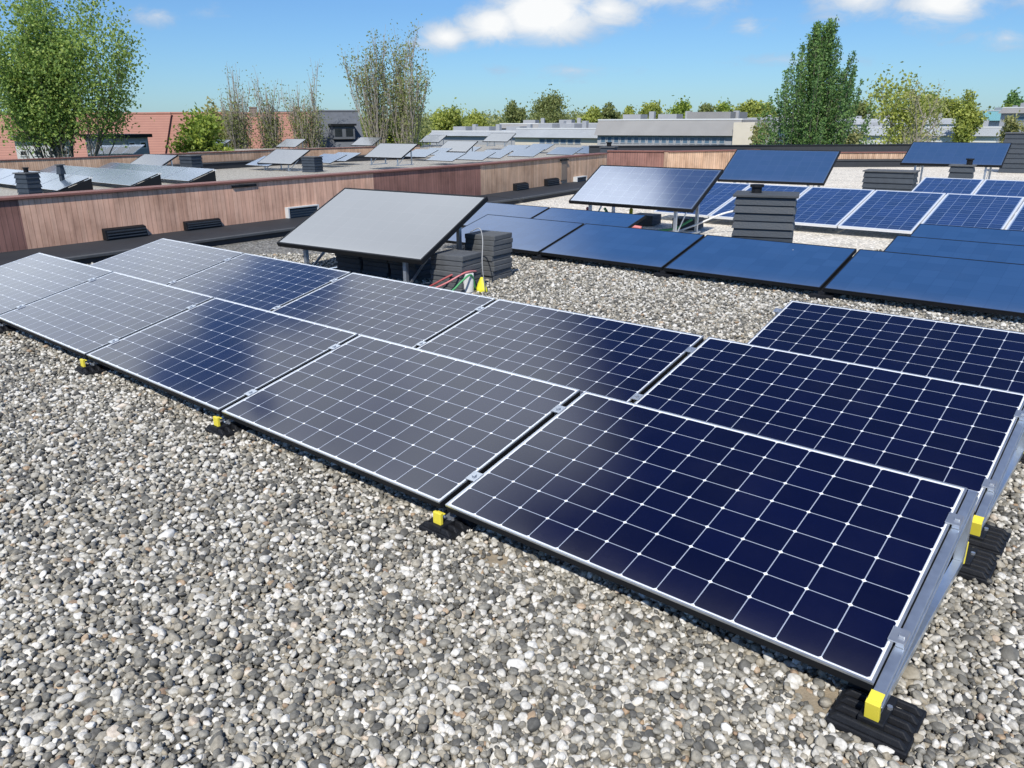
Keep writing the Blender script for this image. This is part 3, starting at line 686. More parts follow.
for i,p in enumerate(rows2):
    nplace(p.x-1.65,p.y,-.05,['pale low panel behind the dark wall bend','pale low panel right of the wall bend, second of four','bluish low panel above the light tan wall, third of four','bluish low panel beside the small dark chimney'][i])
for i,(px,py) in enumerate(((452,161),(482,160),(425,157),(330,163),(345,161))):
    p=un(px,py,-.1); nplace(p.x-1.65,p.y,-.1,['pale low panel above the dark wall section, near one','pale low panel above the dark wall section, right of a near one','pale low panel beneath the far tilted collectors','low pale panel right of the dark round chimney','low pale panel between round chimney and third tilted collector'][i])
for i,(px,py) in enumerate(((395,156),(520,151.5),(545,150),(470,153.5),(440,155),(268,166))):
    p=un(px,py,-.1); nplace(p.x-1.65,p.y,-.1,['low pale panel just below the third tilted collector','small pale low panel behind the row above the light tan wall, left','small pale low panel behind the row above the light tan wall, right','small pale low panel among the far collectors, right one','small pale low panel among the far collectors, left one','low pale panel under the second tilted neighbour collector'][i])
fp=make_panel('far_solar_panel',.8,1.35,MONO,6,10,WHITEFR,WHITEFR,.01,.03); f0=at(88,154,50)
for k in range(4):
    o=fp if k==0 else copy_tree(fp); p=f0+Vector((math.cos(.5),math.sin(.5),.02))*(.83*k); o.location=p; o.rotation_euler=(.38,0,.5)
    tag(o,'small far dark blue panel behind the brown wall, %s of four'%['leftmost','second from left','third from left','rightmost'][k],'solar panel','far row of four dark panels')

# ------------------------------------------------------------------ houses and far buildings
def frame_at(pa,pb,dep_a,dep_b):
    a=at(pa,120,dep_a); b=at(pb,120,dep_b); a.z=b.z=0; return a,b
def zpx(py,dep): return CP.z-(py-120.3)*dep/FPX
def window(parent,x0,x1,z0,z1,y,glass=DARKGLASS,fr=WHITEP,name='window'):
    f=MB(); t=.07
    f.box(x0,x1,y-.05,y-.001,z0,z0+t); f.box(x0,x1,y-.05,y-.001,z1-t,z1); f.box(x0,x0+t,y-.05,y-.001,z0+t,z1-t); f.box(x1-t,x1,y-.05,y-.001,z0+t,z1-t)
    fo=f.build(name,fr,parent); p=MB(); p.box(x0+t,x1-t,y-.02,y-.002,z0+t,z1-t); p.build('pane',glass,fo); return fo
def gable(name,lb,a,b,depth,z_e,z_r,wallm,roofm,chim=(),wins=(),group=None):
    o=empty(name,(a.x,a.y,0)); d=Vector((b.x-a.x,b.y-a.y,0)); L=d.length; o.rotation_euler=(0,0,math.atan2(d.y,d.x))
    w=MB(); w.box(0,L,0,depth,-6,z_e)
    w.poly([(0,0,z_e),(0,depth/2,z_r-.1),(0,depth,z_e)]); w.poly([(L,0,z_e),(L,depth,z_e),(L,depth/2,z_r-.1)])
    ow=w.build('wall',wallm,o); uvl=ow.data.uv_layers.new(name='UVMap')
    for li,l in enumerate(ow.data.loops):
        v=ow.data.vertices[l.vertex_index].co; uvl.data[li].uv=(v.x+v.y,v.z)
    r=MB(); s=(z_r-z_e)/(depth/2); e=.4
    for sg in (0,1):
        y0=-e if sg==0 else depth+e; zz=z_e-e*s
        pts=[(-.3,y0,zz+.05),(L+.3,y0,zz+.05),(L+.3,depth/2,z_r+.05),(-.3,depth/2,z_r+.05)]
        lo=[(p[0],p[1],p[2]-.16) for p in pts]
        r.hexa(lo+pts)
    ro=r.build('roof',roofm,o)
    rc=MB(); rc.tube([(-.3,depth/2,z_r+.06),(L+.3,depth/2,z_r+.06)],.12,6); rc.build('ridge_tiles',roofm,ro)
    for cx in chim:
        c=MB(); c.box(cx-.35,cx+.35,depth/2-.3,depth/2+.3,z_r-.5,z_r+.55); c.box(cx-.4,cx+.4,depth/2-.35,depth/2+.35,z_r+.55,z_r+.65); c.build('chimney',BRICK if roofm!=GREYTILE else GREYW,ro)
    for (x0,x1,z0,z1_) in wins: window(o,x0,x1,z0,z1_,0)
    return tag(o,lb,'house',group),L,s
def dormer(o,x0,x1,z0,z1,y0,y1,wallm,roofm,nwin,glass=DARKGLASS):
    b=MB(); b.box(x0,x1,y0,y1,z0,z1); db=b.build('dormer',wallm,o)
    r=MB(); r.box(x0-.15,x1+.15,y0-.2,y1,z1+.001,z1+.16); r.build('dormer_roof',BLACKFR,db)
    w=(x1-x0)/nwin
    for k in range(nwin):
        f=MB(); wx0=x0+w*k+w*.18; wx1=x0+w*(k+1)-w*.18
        f.box(wx0,wx1,y0-.04,y0-.001,z0+(z1-z0)*.22,z0+(z1-z0)*.8); f.build('window',glass,db)
a,b=frame_at(-150,150,60,62)
gable('terraced_house','terraced house with orange tiled roof behind the large leafy tree',a,b,9,-2.5,zpx(112.5,64),BRICK,ORANGE,(8.5,),group='orange roofed houses')
a,b=frame_at(151,229,62.3,63.6)
gable('terraced_house','orange roofed house between the leafy tree and the green shrub',a,b,9,-2.5,zpx(112.5,66),BRICK,ORANGE2,(),group='orange roofed houses')
a,b=frame_at(226,322,70,72)
gable('terraced_house','orange roofed house behind the three thin bare trees',a,b,9,-2.5,zpx(113,74),BRICK,ORANGE2,(2.2,6.2),group='orange roofed houses')
def flat_house(name,lb,pa,pb,dep,ytop,nwin,zb_,wallm,yw0,yw1,depthm=4,glass=DARKGLASS,roofm=BLACKFR):
    a,b=frame_at(pa,pb,dep,dep+1.5); o=empty(name,(a.x,a.y,0)); d=b-a; L=d.length; o.rotation_euler=(0,0,math.atan2(d.y,d.x)); zt=zpx(ytop,dep)
    w=MB(); w.box(0,L,0,depthm,-6,zt); w.build('wall',wallm,o)
    r=MB(); r.box(-.2,L+.2,-.25,depthm+.2,zt+.001,zt+.22); ro=r.build('roof',roofm,o)
    for k in range(nwin):
        ww=L/nwin; window(o,k*ww+ww*.2,(k+1)*ww-ww*.2,zpx(yw1,dep),zpx(yw0,dep),0,glass)
    return tag(o,lb,'house','small white houses'),ro,L,zt
o,ro,L,zt=flat_house('white_house','low white house with four dark windows at the far left',10,66,50,137,4,-6,WHITEP,146.5,152.5)
c=MB(); c.box(L*.48,L*.62,1,1.7,zt+.22,zt+.5); c.build('chimney',WHITEP,ro)
o,ro,L,zt=flat_house('white_house','narrow grey white house right of the leafy tree trunk',122,145,51,135,2,-6,GREYW,139,146)
a,b=frame_at(322,362,63,64)
o,L,s=gable('grey_house','grey tiled house with white edged dormer left of the double bare tree',a,b,8,-1.0,zpx(111.5,67),WHITEP,GREYTILE,(),wins=[(.3,1.2,-2.6,-1.2),(1.8,2.9,-2.6,-1.2)])
dormer(o,.9,2.7,.2,1.25,.9,3.5,GREYTILE,GREYTILE,2)
a,b=frame_at(276,318,80,81)
gable('grey_house','plain dark grey roofed house behind the third thin bare tree',a,b,8,-2,zpx(112,84),GREYW,GREYTILE,())

# school-like long flat building
def hall(name,lb,pa,pb,da,db,yt,yb_,mats,wins=None,dm=14,fascia=True,endw=False):
    a,b=frame_at(pa,pb,da,db); o=empty(name,(a.x,a.y,0)); d=b-a; L=d.length; o.rotation_euler=(0,0,math.atan2(d.y,d.x)); dep=(da+db)/2
    zt=zpx(yt,dep); zb_=zpx(yb_,dep)
    w=MB(); w.box(0,L,0,dm,-6,zb_); w.build('wall',mats[0],o)
    r=MB(); r.hexa([(-.2,-.4,zb_+.001),(L+.2,-.4,zb_+.001),(L+.2,dm,zb_+.001),(-.2,dm,zb_+.001),(-.2,.6,zt),(L+.2,.6,zt),(L+.2,dm,zt),(-.2,dm,zt)]); ro=r.build('roof',mats[1],o)
    t=MB(); t.box(-.25,L+.25,.55,.85,zt+.001,zt+.12); t.build('roof_trim',WHITEP,ro)
    for fx in (.17,.44,.78):
        c=MB(); xx=L*fx; c.box(xx-.9,xx+.9,3,5,zt+.002,zt+.55); c.box(xx+1.6,xx+2.1,3.4,3.9,zt+.002,zt+.8); c.build('roof_unit',GREYW,ro)
    if wins:
        x0,x1,n,yw0,yw1=wins
        for k in range(n):
            ww=(x1-x0)/n*L; window(o,x0*L+k*ww+.06,x0*L+(k+1)*ww-.06,zpx(yw1,dep),zpx(yw0,dep),0,BLUEGLASS,GREYW)
    return tag(o,lb,'building','flat far buildings'),L,zt,zb_
o,L,zt,zb_=hall('school_building','long grey flat building with cream end wall and a strip of windows',598,738,74,68,121,135.5,(GREYW,GREYROOF),(.02,.93,18,136.5,143.5))
e=MB(); e.box(L-.2,L+1.6,-.6,10,-6,zt-.2); e.build('end_wall',CREAM,o)
e=MB(); e.box(L*.62,L*.92,1.5,8,zt+.125,zt+.7); e.build('roof_housing',GREYROOF,o)
hall('low_building','pale low flat building with cream doors left of the long grey building',515,600,82,76,129,137,(CREAM,PALEROOF),(.3,.8,6,138,143))
hall('low_building','far white roofed low building above the collector cluster',430,520,92,86,131,135,(GREYW,PALEROOF),None,18)
hall('low_building','far flat building with grey roof behind the pale low one',500,640,110,104,124,128,(GREYW,GREYROOF),None,20)
hall('low_building','pale glass fronted building left of the dense conical tree',738,790,84,82,124,128,(BLUEGLASS,PALEROOF),None,12)
hall('low_building','long white roofed hall behind the far right blue collector',845,1000,88,80,129.5,137,(WHITEP,PALEROOF),None,22)
hall('low_building','far white hall left of the round yellow green tree',835,955,118,112,121.5,126,(WHITEP,PALEROOF),None,20)
hall('low_building','far teal roofed building right of the round yellow green tree',980,1008,120,116,114,123,(GREYW,TEALROOF),None,16)
hall('low_building','grey flat building at the right edge of the picture',1000,1080,84,78,111,116,(GREYW,GREYROOF),(.05,.9,6,119,124),14)

# ------------------------------------------------------------------ trees
def leaves(P, size, mat, name, parent, flat=.0):
    n=len(P); 
    a=nr.normal(size=(n,3)); a/=np.linalg.norm(a,axis=1)[:,None]
    b=np.cross(a,nr.normal(size=(n,3))); b/=np.linalg.norm(b,axis=1)[:,None]
    s=size*nr.uniform(.6,1.35,n)[:,None]
    a*=s; b*=s*.62
    V=np.empty((n,4,3)); V[:,0]=P-a; V[:,1]=P-b+a*.1; V[:,2]=P+a; V[:,3]=P+b+a*.1
    F=np.arange(n*4).reshape(n,4)
    return npmesh(name,V.reshape(-1,3),F,mat,parent)
def grow(mb, p, d, L, r, lev, maxlev, up, spread, nb, tips, rr, segs=4, tmin=.012):
    pts=[p]; rs=[r]; q=Vector(p); dd=Vector(d)
    for k in range(segs):
        dd=(dd+Vector((rr.uniform(-.16,.16),rr.uniform(-.16,.16),rr.uniform(-.06,.1)+up*.12))).normalized()
        q=q+dd*(L/segs); pts.append(Vector(q)); rs.append(max(r*(1-.75*(k+1)/segs),tmin*.45))
    mb.tube(pts,rs,6 if lev<2 else 4)
    if lev>=1:
        for k in range(1,len(pts)): tips.append((pts[k],lev))
    if lev<maxlev:
        n=nb[lev] if lev<len(nb) else nb[-1]
        for i in range(n):
            t=.25+.72*(i+rr.random())/n; k=min(int(t*segs),segs-1); f=t*segs-k
            bp_=pts[k].lerp(pts[k+1],f); ang=rr.uniform(0,6.283)
            base=(pts[k+1]-pts[k]).normalized(); o1=base.orthogonal().normalized(); o2=base.cross(o1)
            nd_=(base*(1-spread)+(o1*math.cos(ang)+o2*math.sin(ang))*spread+Vector((0,0,up))).normalized()
            grow(mb,bp_,nd_,L*rr.uniform(.42,.62)*(1.1-.4*t),max(rs[k]*.55,tmin),lev+1,maxlev,up,spread,nb,tips,rr,segs if lev<1 else 3,tmin)
def tree(name,lb,px,ytop,wpx,dep,leafm,bark,seed,nleaf=9000,lsize=.16,style='broad',trunk_r=.22,group=None,zbase=-6,jit=.5,cat='tree'):
    rr=random.Random(seed); p=at(px,120.3,dep); H=zpx(ytop,dep)-zbase; W=wpx*dep/FPX
    o=empty(name,(p.x,p.y,zbase)); mb=MB(); tips=[]
    if style=='broad':
        grow(mb,Vector((0,0,0)),Vector((0,0,1)),H*.55,trunk_r,0,3,.25,.62,(9,6,4),tips,rr,5)
    elif style=='vase':      # several steep limbs from low down
        for i in range(6):
            an=i*1.05+rr.uniform(-.3,.3); sp=rr.uniform(.08,.42)
            grow(mb,Vector((.15*math.cos(an),.15*math.sin(an),rr.uniform(0,.5))),Vector((math.cos(an)*sp,math.sin(an)*sp,1)),H*rr.uniform(.66,.86),trunk_r*.6,0,2,.35,.5,(11,5),tips,rr,6)
    elif style=='column':
        grow(mb,Vector((0,0,0)),Vector((0,0,1)),H*.92,trunk_r,0,2,.85,.34,(24,7),tips,rr,7,.030)
        for i in range(4):
            an=i*1.57+rr.uniform(-.4,.4); grow(mb,Vector((0,0,H*rr.uniform(.1,.22))),Vector((.16*math.cos(an),.16*math.sin(an),1)),H*rr.uniform(.55,.75),trunk_r*.7,0,2,.85,.34,(16,6),tips,rr,6,.030)
    elif style=='fan':
        mb.tube([(0,0,0),(.03,0,H*.12),(0,.03,H*.3)],[trunk_r,trunk_r*.8,trunk_r*.4],7)
        for i in range(8):
            an=i*2.4+rr.uniform(-.3,.3); sp=.04+.34*(i/8)
            grow(mb,Vector((0,0,H*rr.uniform(.06,.26))),Vector((math.cos(an)*sp,math.sin(an)*sp,1)),H*rr.uniform(.6,.74)*(1-.5*sp),trunk_r*.42,0,2,.75,.36,(9,6),tips,rr,6,.032)
    # fit the skeleton to height and width
    T_=np.array([t[0] for t in tips]); V=np.array(mb.v)
    hmax=np.percentile(T_[:,2],99.5); kz=H/hmax
    rad=np.percentile(np.hypot(T_[:,0],T_[:,1]),96); kx=(W/2)/max(rad,.1)
    sc_=np.array([kx,kx,kz]); near=np.clip(V[:,2]/(H*.12),0,1)[:,None]
    V=V*(np.array([1,1,kz])*(1-near)+sc_*near); T_=T_*sc_
    mb.v=[tuple(v) for v in V]
    mb.build('trunk',bark,o,0,False)
    return tag(o,lb,cat,group),T_,H,W
def crown(o,T_,n,spread,lsize,mat,zmin=0,keep=1.0,seed=1):
    r=np.random.default_rng(seed); T2=T_[T_[:,2]>zmin]
    if keep<1: T2=T2[r.random(len(T2))<keep]
    idx=r.integers(0,len(T2),n); P=T2[idx]+r.normal(size=(n,3))*spread
    return leaves(P,lsize,mat,'crown',o)
# large leafy tree on the left
o,T_,H,W=tree('leafy_tree','large leafy tree with upright limbs at the left, cut by the picture top',52,-14,140,46,LF_GREEN,BARK,4,style='vase',trunk_r=.30)
crown(o,T_,44000,.40,.09,LF_GREEN,H*.44,.9,3)
# dense conical tree: limbs rising steeply, filled envelope
def conical(name,lb,px,ytop,wpx,dep,mat,seed,n,lsize=.12,group=None):
    rr=random.Random(seed); r=np.random.default_rng(seed); p=at(px,120.3,dep); H=zpx(ytop,dep)+6; W=wpx*dep/FPX
    o=empty(name,(p.x,p.y,-6)); mb=MB(); mb.tube([(0,0,0),(.05,0,H*.4),(0,.05,H*.93)],[.28,.2,.03],8)
    pts=[]
    def env(z): return W/2*min(1,((1-z/H)/.42))**.66*min(1,.70+.6*z/H)
    for i in range(330):
        he=H*(.16+.84*rr.random()**.85); u=rr.random()**.28; an=rr.uniform(0,6.283)
        L=env(min(he,H*.975))*u*rr.uniform(.85,1.12)+.05; rise=rr.uniform(.9,2.1); h=max(.6,he-rise-.3*L)
        d=Vector((math.cos(an),math.sin(an),0)); end=Vector((0,0,he))+d*L; midp=Vector((0,0,h+.25*rise))+d*L*.85; bs=Vector((0,0,h))+d*L*.25
        mb.tube([bs,midp,end],[.035,.02,.006],4)
        for k in range(10):
            t2=k/9; q=bs.lerp(midp,t2*2) if t2<.5 else midp.lerp(end,(t2-.5)*2); pts.append((q.x,q.y,q.z,.24*(1-.72*t2)))
    mb.build('trunk',BARK,o)
    A=np.array(pts); idx=r.integers(0,len(A),n); P=A[idx,:3]+r.normal(size=(n,3))*A[idx,3:4]*np.array([1,1,1.5])
    leaves(P,lsize,mat,'crown',o); return tag(o,lb,'tree',group)
conical('conical_tree','dense dark green conical tree standing alone beyond the roof edge at the right',814,31,110,50,LF_DARK,5,62000,.075)
# thin bare trees
BT='thin bare spring trees'
for i,(px,yt,w,dep,lb) in enumerate(((240,72,34,60,'thin bare tree, leftmost of three, beside the green shrub'),(272,80,32,62,'thin bare tree, middle one of three before the orange roofs'),(308,69,34,62,'thin bare tree, right one of three, left of the grey house'))):
    o,T_,H,W=tree('bare_tree',lb,px,yt,w,dep,LF_BUD,TWIG,20+i,style='fan',trunk_r=.17,group=BT)
    T2=np.concatenate([T_[T_[:,2]<H*.72]]*2+[T_]); crown(o,T2,3400,.32,.075,LF_BUD,H*.2,.8,30+i)
o,T_,H,W=tree('bare_tree','tall bare tree, left half of the double tree in the middle',376,43,44,58,LF_BUD,TWIG,41,style='fan',trunk_r=.26,group='double bare tree')
crown(o,T_,4200,.24,.08,LF_BUD,H*.18,.8,41)
o,T_,H,W=tree('bare_tree','tall bare tree, right half of the double tree, with more green leaves',404,40,56,58,LF_BUD,TWIG,42,style='fan',trunk_r=.28,group='double bare tree')
crown(o,T_,6800,.24,.08,LF_BUD,H*.15,.8,42)
# shrubs and spring trees
def bush(name,lb,px,ytop,wpx,dep,mat,seed,n,ls,trunk_r=.14,keep=.8,spread=.45,bark=BARK,group=None,cat='tree',zmin=.25):
    o,T_,H,W=tree(name,lb,px,ytop,wpx*.86,dep,mat,bark,seed,style='broad',trunk_r=trunk_r,group=group,cat=cat)
    crown(o,T_,n,spread*W/6,ls,mat,H*zmin,keep,seed); return o
bush('green_tree','rounded yellow green tree between leafy tree and thin bare trees',198,114,62,54,LF_SHRUB,51,7000,.15)
bush('green_tree','small dull green tree behind the leftmost thin bare tree',222,104,46,66,LF_OLIVE,52,3500,.16)
bush('spring_tree','pale yellow spring tree with dark branches right of the conical tree',884,82,90,62,LF_SPRING,53,4200,.13,.22,.75,.5,TWIG,zmin=.45)
bush('spring_tree','thin half bare spring tree with open crown left of the far right collector',915,86,62,56,LF_OLIVE,54,900,.09,.2,.5,.45,TWIG,zmin=.4)
bush('round_tree','round bright yellow green tree above the white hall at the right',970,98,36,78,LF_SPRING,55,5200,.15,.2)
bush('green_tree','low pale shrub at the right picture edge above the last chimney',1014,122,34,50,LF_OLIVE,56,3500,.12)
bush('green_tree','grey green low tree at the foot of the conical tree, right side',850,133,42,48,LF_OLIVE,57,1800,.10)
bush('green_tree','shrub under the double bare tree',395,128,80,61,LF_SHRUB,58,5000,.13)
bush('green_tree','small spring tree beside the cream end wall of the long building',757,124,22,64,LF_OLIVE,60,1800,.12)
# far row of trees on the horizon
FT='far trees on the horizon'
fxs=[(448,113,40),(480,117,34),(516,105,26),(556,100,52),(588,112,26),(612,108,26),(632,110,20),(650,107,26),(678,106,34),(706,109,26),(724,107,28),(742,106,26),(764,108,28),(862,108,30),(924,100,38),(946,104,30),(1004,112,26),(1018,98,24)]
seq=['low wide spring tree right of the double bare tree on the horizon','low yellow tree, second right of the double bare tree on the horizon','far tree just left of the widest horizon tree','widest far round tree on the horizon in the middle','far low tree just right of the widest horizon tree','far olive tree left of the long grey building roof','small far tree above the left end of the long grey roof','far bright green tree above the long grey roof, left third','wide far green tree above the middle of the long grey roof','far tree above the long grey roof, right of the wide one','far tree above the right third of the long grey roof','far tree above the cream end wall','far yellow tree touching the conical tree on its left','far tree touching the conical tree on its right','far hazy tree between half bare tree and round tree','far tree just left of the round yellow green tree','far tree behind the grey flat building','far dark tree at the right picture edge']
fm=[LF_SPRING,LF_SPRING,LF_BUD,LF_BUD,LF_SPRING,LF_BUD,LF_SPRING,LF_SPRING,LF_SHRUB,LF_BUD,LF_SHRUB,LF_SPRING,LF_SPRING,LF_BUD,LF_SPRING,LF_SPRING,LF_SHRUB,LF_DARK]
for i,(px,yt,w) in enumerate(fxs):
    bush('far_tree',seq[i],px,yt,w,130+8*(i%4),fm[i],70+i,7000,.24,.25,.9,.6,BARK,FT,zmin=.3)
# wood behind that reads as one mass
P=[]
for i in range(210):
    t=i/210; px=300+840*t+nr.uniform(-6,6); dep=nr.uniform(210,330); p=at(px,120.3,dep); h=nr.uniform(8.4,10.6)*(1+.08*math.sin(i*.3)); w=nr.uniform(4,8)
    k=330; v=nr.normal(size=(k,3)); v/=np.linalg.norm(v,axis=1)[:,None]; v*=nr.uniform(.55,1,(k,1))
    P.append(np.array([p.x,p.y,-6+h*.52])+v*np.array([w,w,h*.5])*(1+.15*nr.normal(size=(k,1))))
wd_=leaves(np.concatenate(P),.5,leaf_mat('wood_leaf',[(.15,(.17,.21,.075)),(.55,(.30,.33,.11)),(.9,(.42,.42,.16))]),'distant_wood',None); tag(wd_,'far belt of spring woodland along the horizon','woodland',None,'stuff')

# ------------------------------------------------------------------ gravel: real pebbles near the camera (stuff)
def zoneok(X,Y,margin=.0):
    inA=(X>-8.6)&(X<.02)&(Y>.30)&(Y<2.15)
    inC=(X>-1.75)&(X<.02)&(Y>2.0)&(Y<3.4)
    inB=(Y>5.75)&(Y<6.5)&(X>-7.1)
    return ~(inA|inC|inB)
def ground_pts(dmin,dmax,sp):
    xs=np.arange(-12,5,sp); ys=np.arange(-3.2,9.5,sp); X,Y=np.meshgrid(xs,ys); X=X.ravel()+nr.uniform(-.5,.5,X.size)*sp; Y=Y.ravel()+nr.uniform(-.5,.5,Y.size)*sp
    D=np.stack([X-CP.x,Y-CP.y,np.full_like(X,-CP.z)],1); z=D@np.array(CF); px=512+FPX*(D@np.array(CR))/z; py=384-FPX*(D@np.array(CU))/z
    k=(z>dmin)&(z<=dmax)&(z>.5)&(px>-170)&(px<1600)&(py<1000)&zoneok(X,Y)
    # not past the wall
    wx=np.interp(Y,[WP0.y,WP[0].y,WP[1].y,WP[2].y,WP[3].y],[WP0.x,WP[0].x,WP[1].x,WP[2].x,WP[3].x]); k&=X>wx+1.12
    return X[k],Y[k]
_a=un(492,560,0); _b=un(822,702,0)
bare=[(_a.x,_a.y,.075),(_b.x,_b.y,.085)]
pos_=[];scl=[];rot_=[]
for (a_,b_,sp,zz,smul) in ((0.3,3.1,.0160,.002,.87),(0.3,3.1,.0228,.012,.95),(3.1,5.2,.0192,.003,.92),(3.1,5.2,.029,.013,.98),(5.2,9.9,.024,.003,1.0),(5.2,9.9,.038,.013,1.08)):
    X,Y=ground_pts(a_,b_,sp); n=len(X)
    k=np.ones(n,bool)
    for (bx_,by_,br_) in bare: k&=((X-bx_)**2+((Y-by_)*1.2)**2>br_**2*nr.uniform(.7,1.3,n))|(nr.random(n)<.30)
    X=X[k];Y=Y[k];n=len(X)
    s=np.clip(.0098*smul*np.exp(.28*nr.normal(size=n)),.0045,.0185)
    big=nr.random(n)<.0003; s[big]=nr.uniform(.024,.034,big.sum())
    pos_.append(np.stack([X,Y,zz+s*.25+nr.uniform(-.004,.008,n)+.004*np.sin(X*7)*np.sin(Y*6+1)],1))
    scl.append(np.stack([s*nr.uniform(.95,1.42,n),s*nr.uniform(.85,1.1,n),s*nr.uniform(.6,.95,n)],1))
    rot_.append(np.stack([nr.normal(0,.35,n),nr.normal(0,.35,n),nr.uniform(0,6.283,n)],1))
pos_=np.concatenate(pos_);scl=np.concatenate(scl);rot_=np.concatenate(rot_)
print('pebbles',len(pos_))
me=bpy.data.meshes.new('gravel'); me.vertices.add(len(pos_)); me.vertices.foreach_set('co',pos_.astype(np.float32).ravel())
a1_=me.attributes.new('psc','FLOAT_VECTOR','POINT'); a1_.data.foreach_set('vector',scl.astype(np.float32).ravel())
a2_=me.attributes.new('prot','FLOAT_VECTOR','POINT'); a2_.data.foreach_set('vector',rot_.astype(np.float32).ravel())
a3_=me.attributes.new('pick','INT','POINT'); a3_.data.foreach_set('value',nr.integers(0,7,len(pos_)).astype(np.int32))
me.materials.append(PEBM)
gv=bpy.data.objects.new('gravel',me); COL.objects.link(gv); tag(gv,'loose rounded grey and white pebbles covering the flat roof','gravel',None,'stuff')
ng=bpy.data.node_groups.new('gravel','GeometryNodeTree'); ng.interface.new_socket('Geometry',in_out='INPUT',socket_type='NodeSocketGeometry'); ng.interface.new_socket('Geometry',in_out='OUTPUT',socket_type='NodeSocketGeometry')
gi=ng.nodes.new('NodeGroupInput'); go=ng.nodes.new('NodeGroupOutput'); iop=ng.nodes.new('GeometryNodeInstanceOnPoints'); jn=ng.nodes.new('GeometryNodeJoinGeometry')
for k in range(7):
    ic=ng.nodes.new('GeometryNodeMeshIcoSphere'); ic.inputs['Radius'].default_value=1; ic.inputs['Subdivisions'].default_value=3
    nz=ng.nodes.new('ShaderNodeTexNoise'); nz.noise_dimensions='4D'; nz.inputs['W'].default_value=k*3.7; nz.inputs['Scale'].default_value=.75; nz.inputs['Detail'].default_value=1.5
    sub=ng.nodes.new('ShaderNodeVectorMath'); sub.operation='SUBTRACT'; ng.links.new(nz.outputs['Color'],sub.inputs[0]); sub.inputs[1].default_value=(.5,.5,.5)
    mu=ng.nodes.new('ShaderNodeVectorMath'); mu.operation='SCALE'; ng.links.new(sub.outputs[0],mu.inputs[0]); mu.inputs['Scale'].default_value=1.05
    spn=ng.nodes.new('GeometryNodeSetPosition'); ng.links.new(ic.outputs['Mesh'],spn.inputs['Geometry']); ng.links.new(mu.outputs[0],spn.inputs['Offset'])
    sm=ng.nodes.new('GeometryNodeSetShadeSmooth'); ng.links.new(spn.outputs[0],sm.inputs[0])
    mtn=ng.nodes.new('GeometryNodeSetMaterial'); mtn.inputs['Material'].default_value=PEBM; ng.links.new(sm.outputs[0],mtn.inputs[0])
    ti=ng.nodes.new('GeometryNodeGeometryToInstance'); ng.links.new(mtn.outputs[0],ti.inputs[0]); ng.links.new(ti.outputs[0],jn.inputs[0])
def nat(nm,t):
    n=ng.nodes.new('GeometryNodeInputNamedAttribute'); n.data_type=t; n.inputs['Name'].default_value=nm; return n.outputs['Attribute']
ng.links.new(gi.outputs[0],iop.inputs['Points']); ng.links.new(jn.outputs[0],iop.inputs['Instance']); iop.inputs['Pick Instance'].default_value=True
ng.links.new(nat('pick','INT'),iop.inputs['Instance Index']); ng.links.new(nat('psc','FLOAT_VECTOR'),iop.inputs['Scale'])
er=ng.nodes.new('FunctionNodeEulerToRotation'); ng.links.new(nat('prot','FLOAT_VECTOR'),er.inputs[0]); ng.links.new(er.outputs[0],iop.inputs['Rotation'])
ng.links.new(iop.outputs[0],go.inputs[0])
md=gv.modifiers.new('pebbles','NODES'); md.node_group=ng
for i,(bx_,by_,br_) in enumerate(bare[:2]):
    b_=MB(); n=18; b_.poly([(bx_+br_*1.25*math.cos(6.283*k/n)*(1+.15*math.sin(3*k)),by_+br_*1.05*math.sin(6.283*k/n)*(1+.12*math.cos(2*k)),.004) for k in range(n)])
    tag(b_.build('dirt',DIRT),'bare sandy dirt patch',None,None,'structure')

# ------------------------------------------------------------------ sun, sky, clouds
SUN_EL=47; sx,sy=.50,-.86
AZ=math.atan2(sx,sy)
sd=Vector((math.sin(AZ)*math.cos(R_(SUN_EL)),math.cos(AZ)*math.cos(R_(SUN_EL)),math.sin(R_(SUN_EL))))
sl_=bpy.data.lights.new('sun','SUN'); sl_.energy=4.45; sl_.angle=R_(.5); sl_.color=(1,.955,.88)
so=bpy.data.objects.new('sun',sl_); COL.objects.link(so); so.rotation_euler=(-sd).to_track_quat('-Z','Y').to_euler(); so.location=(0,0,50)
w=bpy.data.worlds.new('World'); sc.world=w; w.use_nodes=True; nt=w.node_tree; bg=nt.nodes['Background']
sky=N(nt,'TexSky',sky_type='NISHITA'); sky.sun_disc=False; sky.sun_elevation=R_(SUN_EL); sky.sun_rotation=AZ; sky.air_density=1.0; sky.dust_density=.25; sky.ozone_density=2.6
dirv=N(nt,'TexCoord').outputs['Generated']; sp=N(nt,'SeparateXYZ'); nt.links.new(dirv,sp.inputs[0])
az=M(nt,'MULTIPLY',M(nt,'ARCTAN2',sp.outputs[0],sp.outputs[1]),57.29578)
el=M(nt,'MULTIPLY',M(nt,'ARCSINE',sp.outputs[2]),57.29578)
def blob(a,e,sa,se,pw=1.0):
    dx=M(nt,'DIVIDE',M(nt,'SUBTRACT',az,a),sa); dy=M(nt,'DIVIDE',M(nt,'SUBTRACT',el,e),se)
    return M(nt,'SUBTRACT',1.0,M(nt,'SQRT',M(nt,'ADD',M(nt,'MULTIPLY',dx,dx),M(nt,'MULTIPLY',dy,dy))))
def mx(lst):
    o=lst[0]
    for q_ in lst[1:]: o=M(nt,'MAXIMUM',o,q_)
    return o
mp=N(nt,'Mapping'); nt.links.new(dirv,mp.inputs[0]); mp.inputs['Scale'].default_value=(1,1,2.2)
nz=noise(nt,mp.outputs[0],19,9,.62,.4); nz2=noise(nt,mp.outputs[0],7,5,.6)
def bk(k,*a): return M(nt,'MULTIPLY',blob(*a),k)
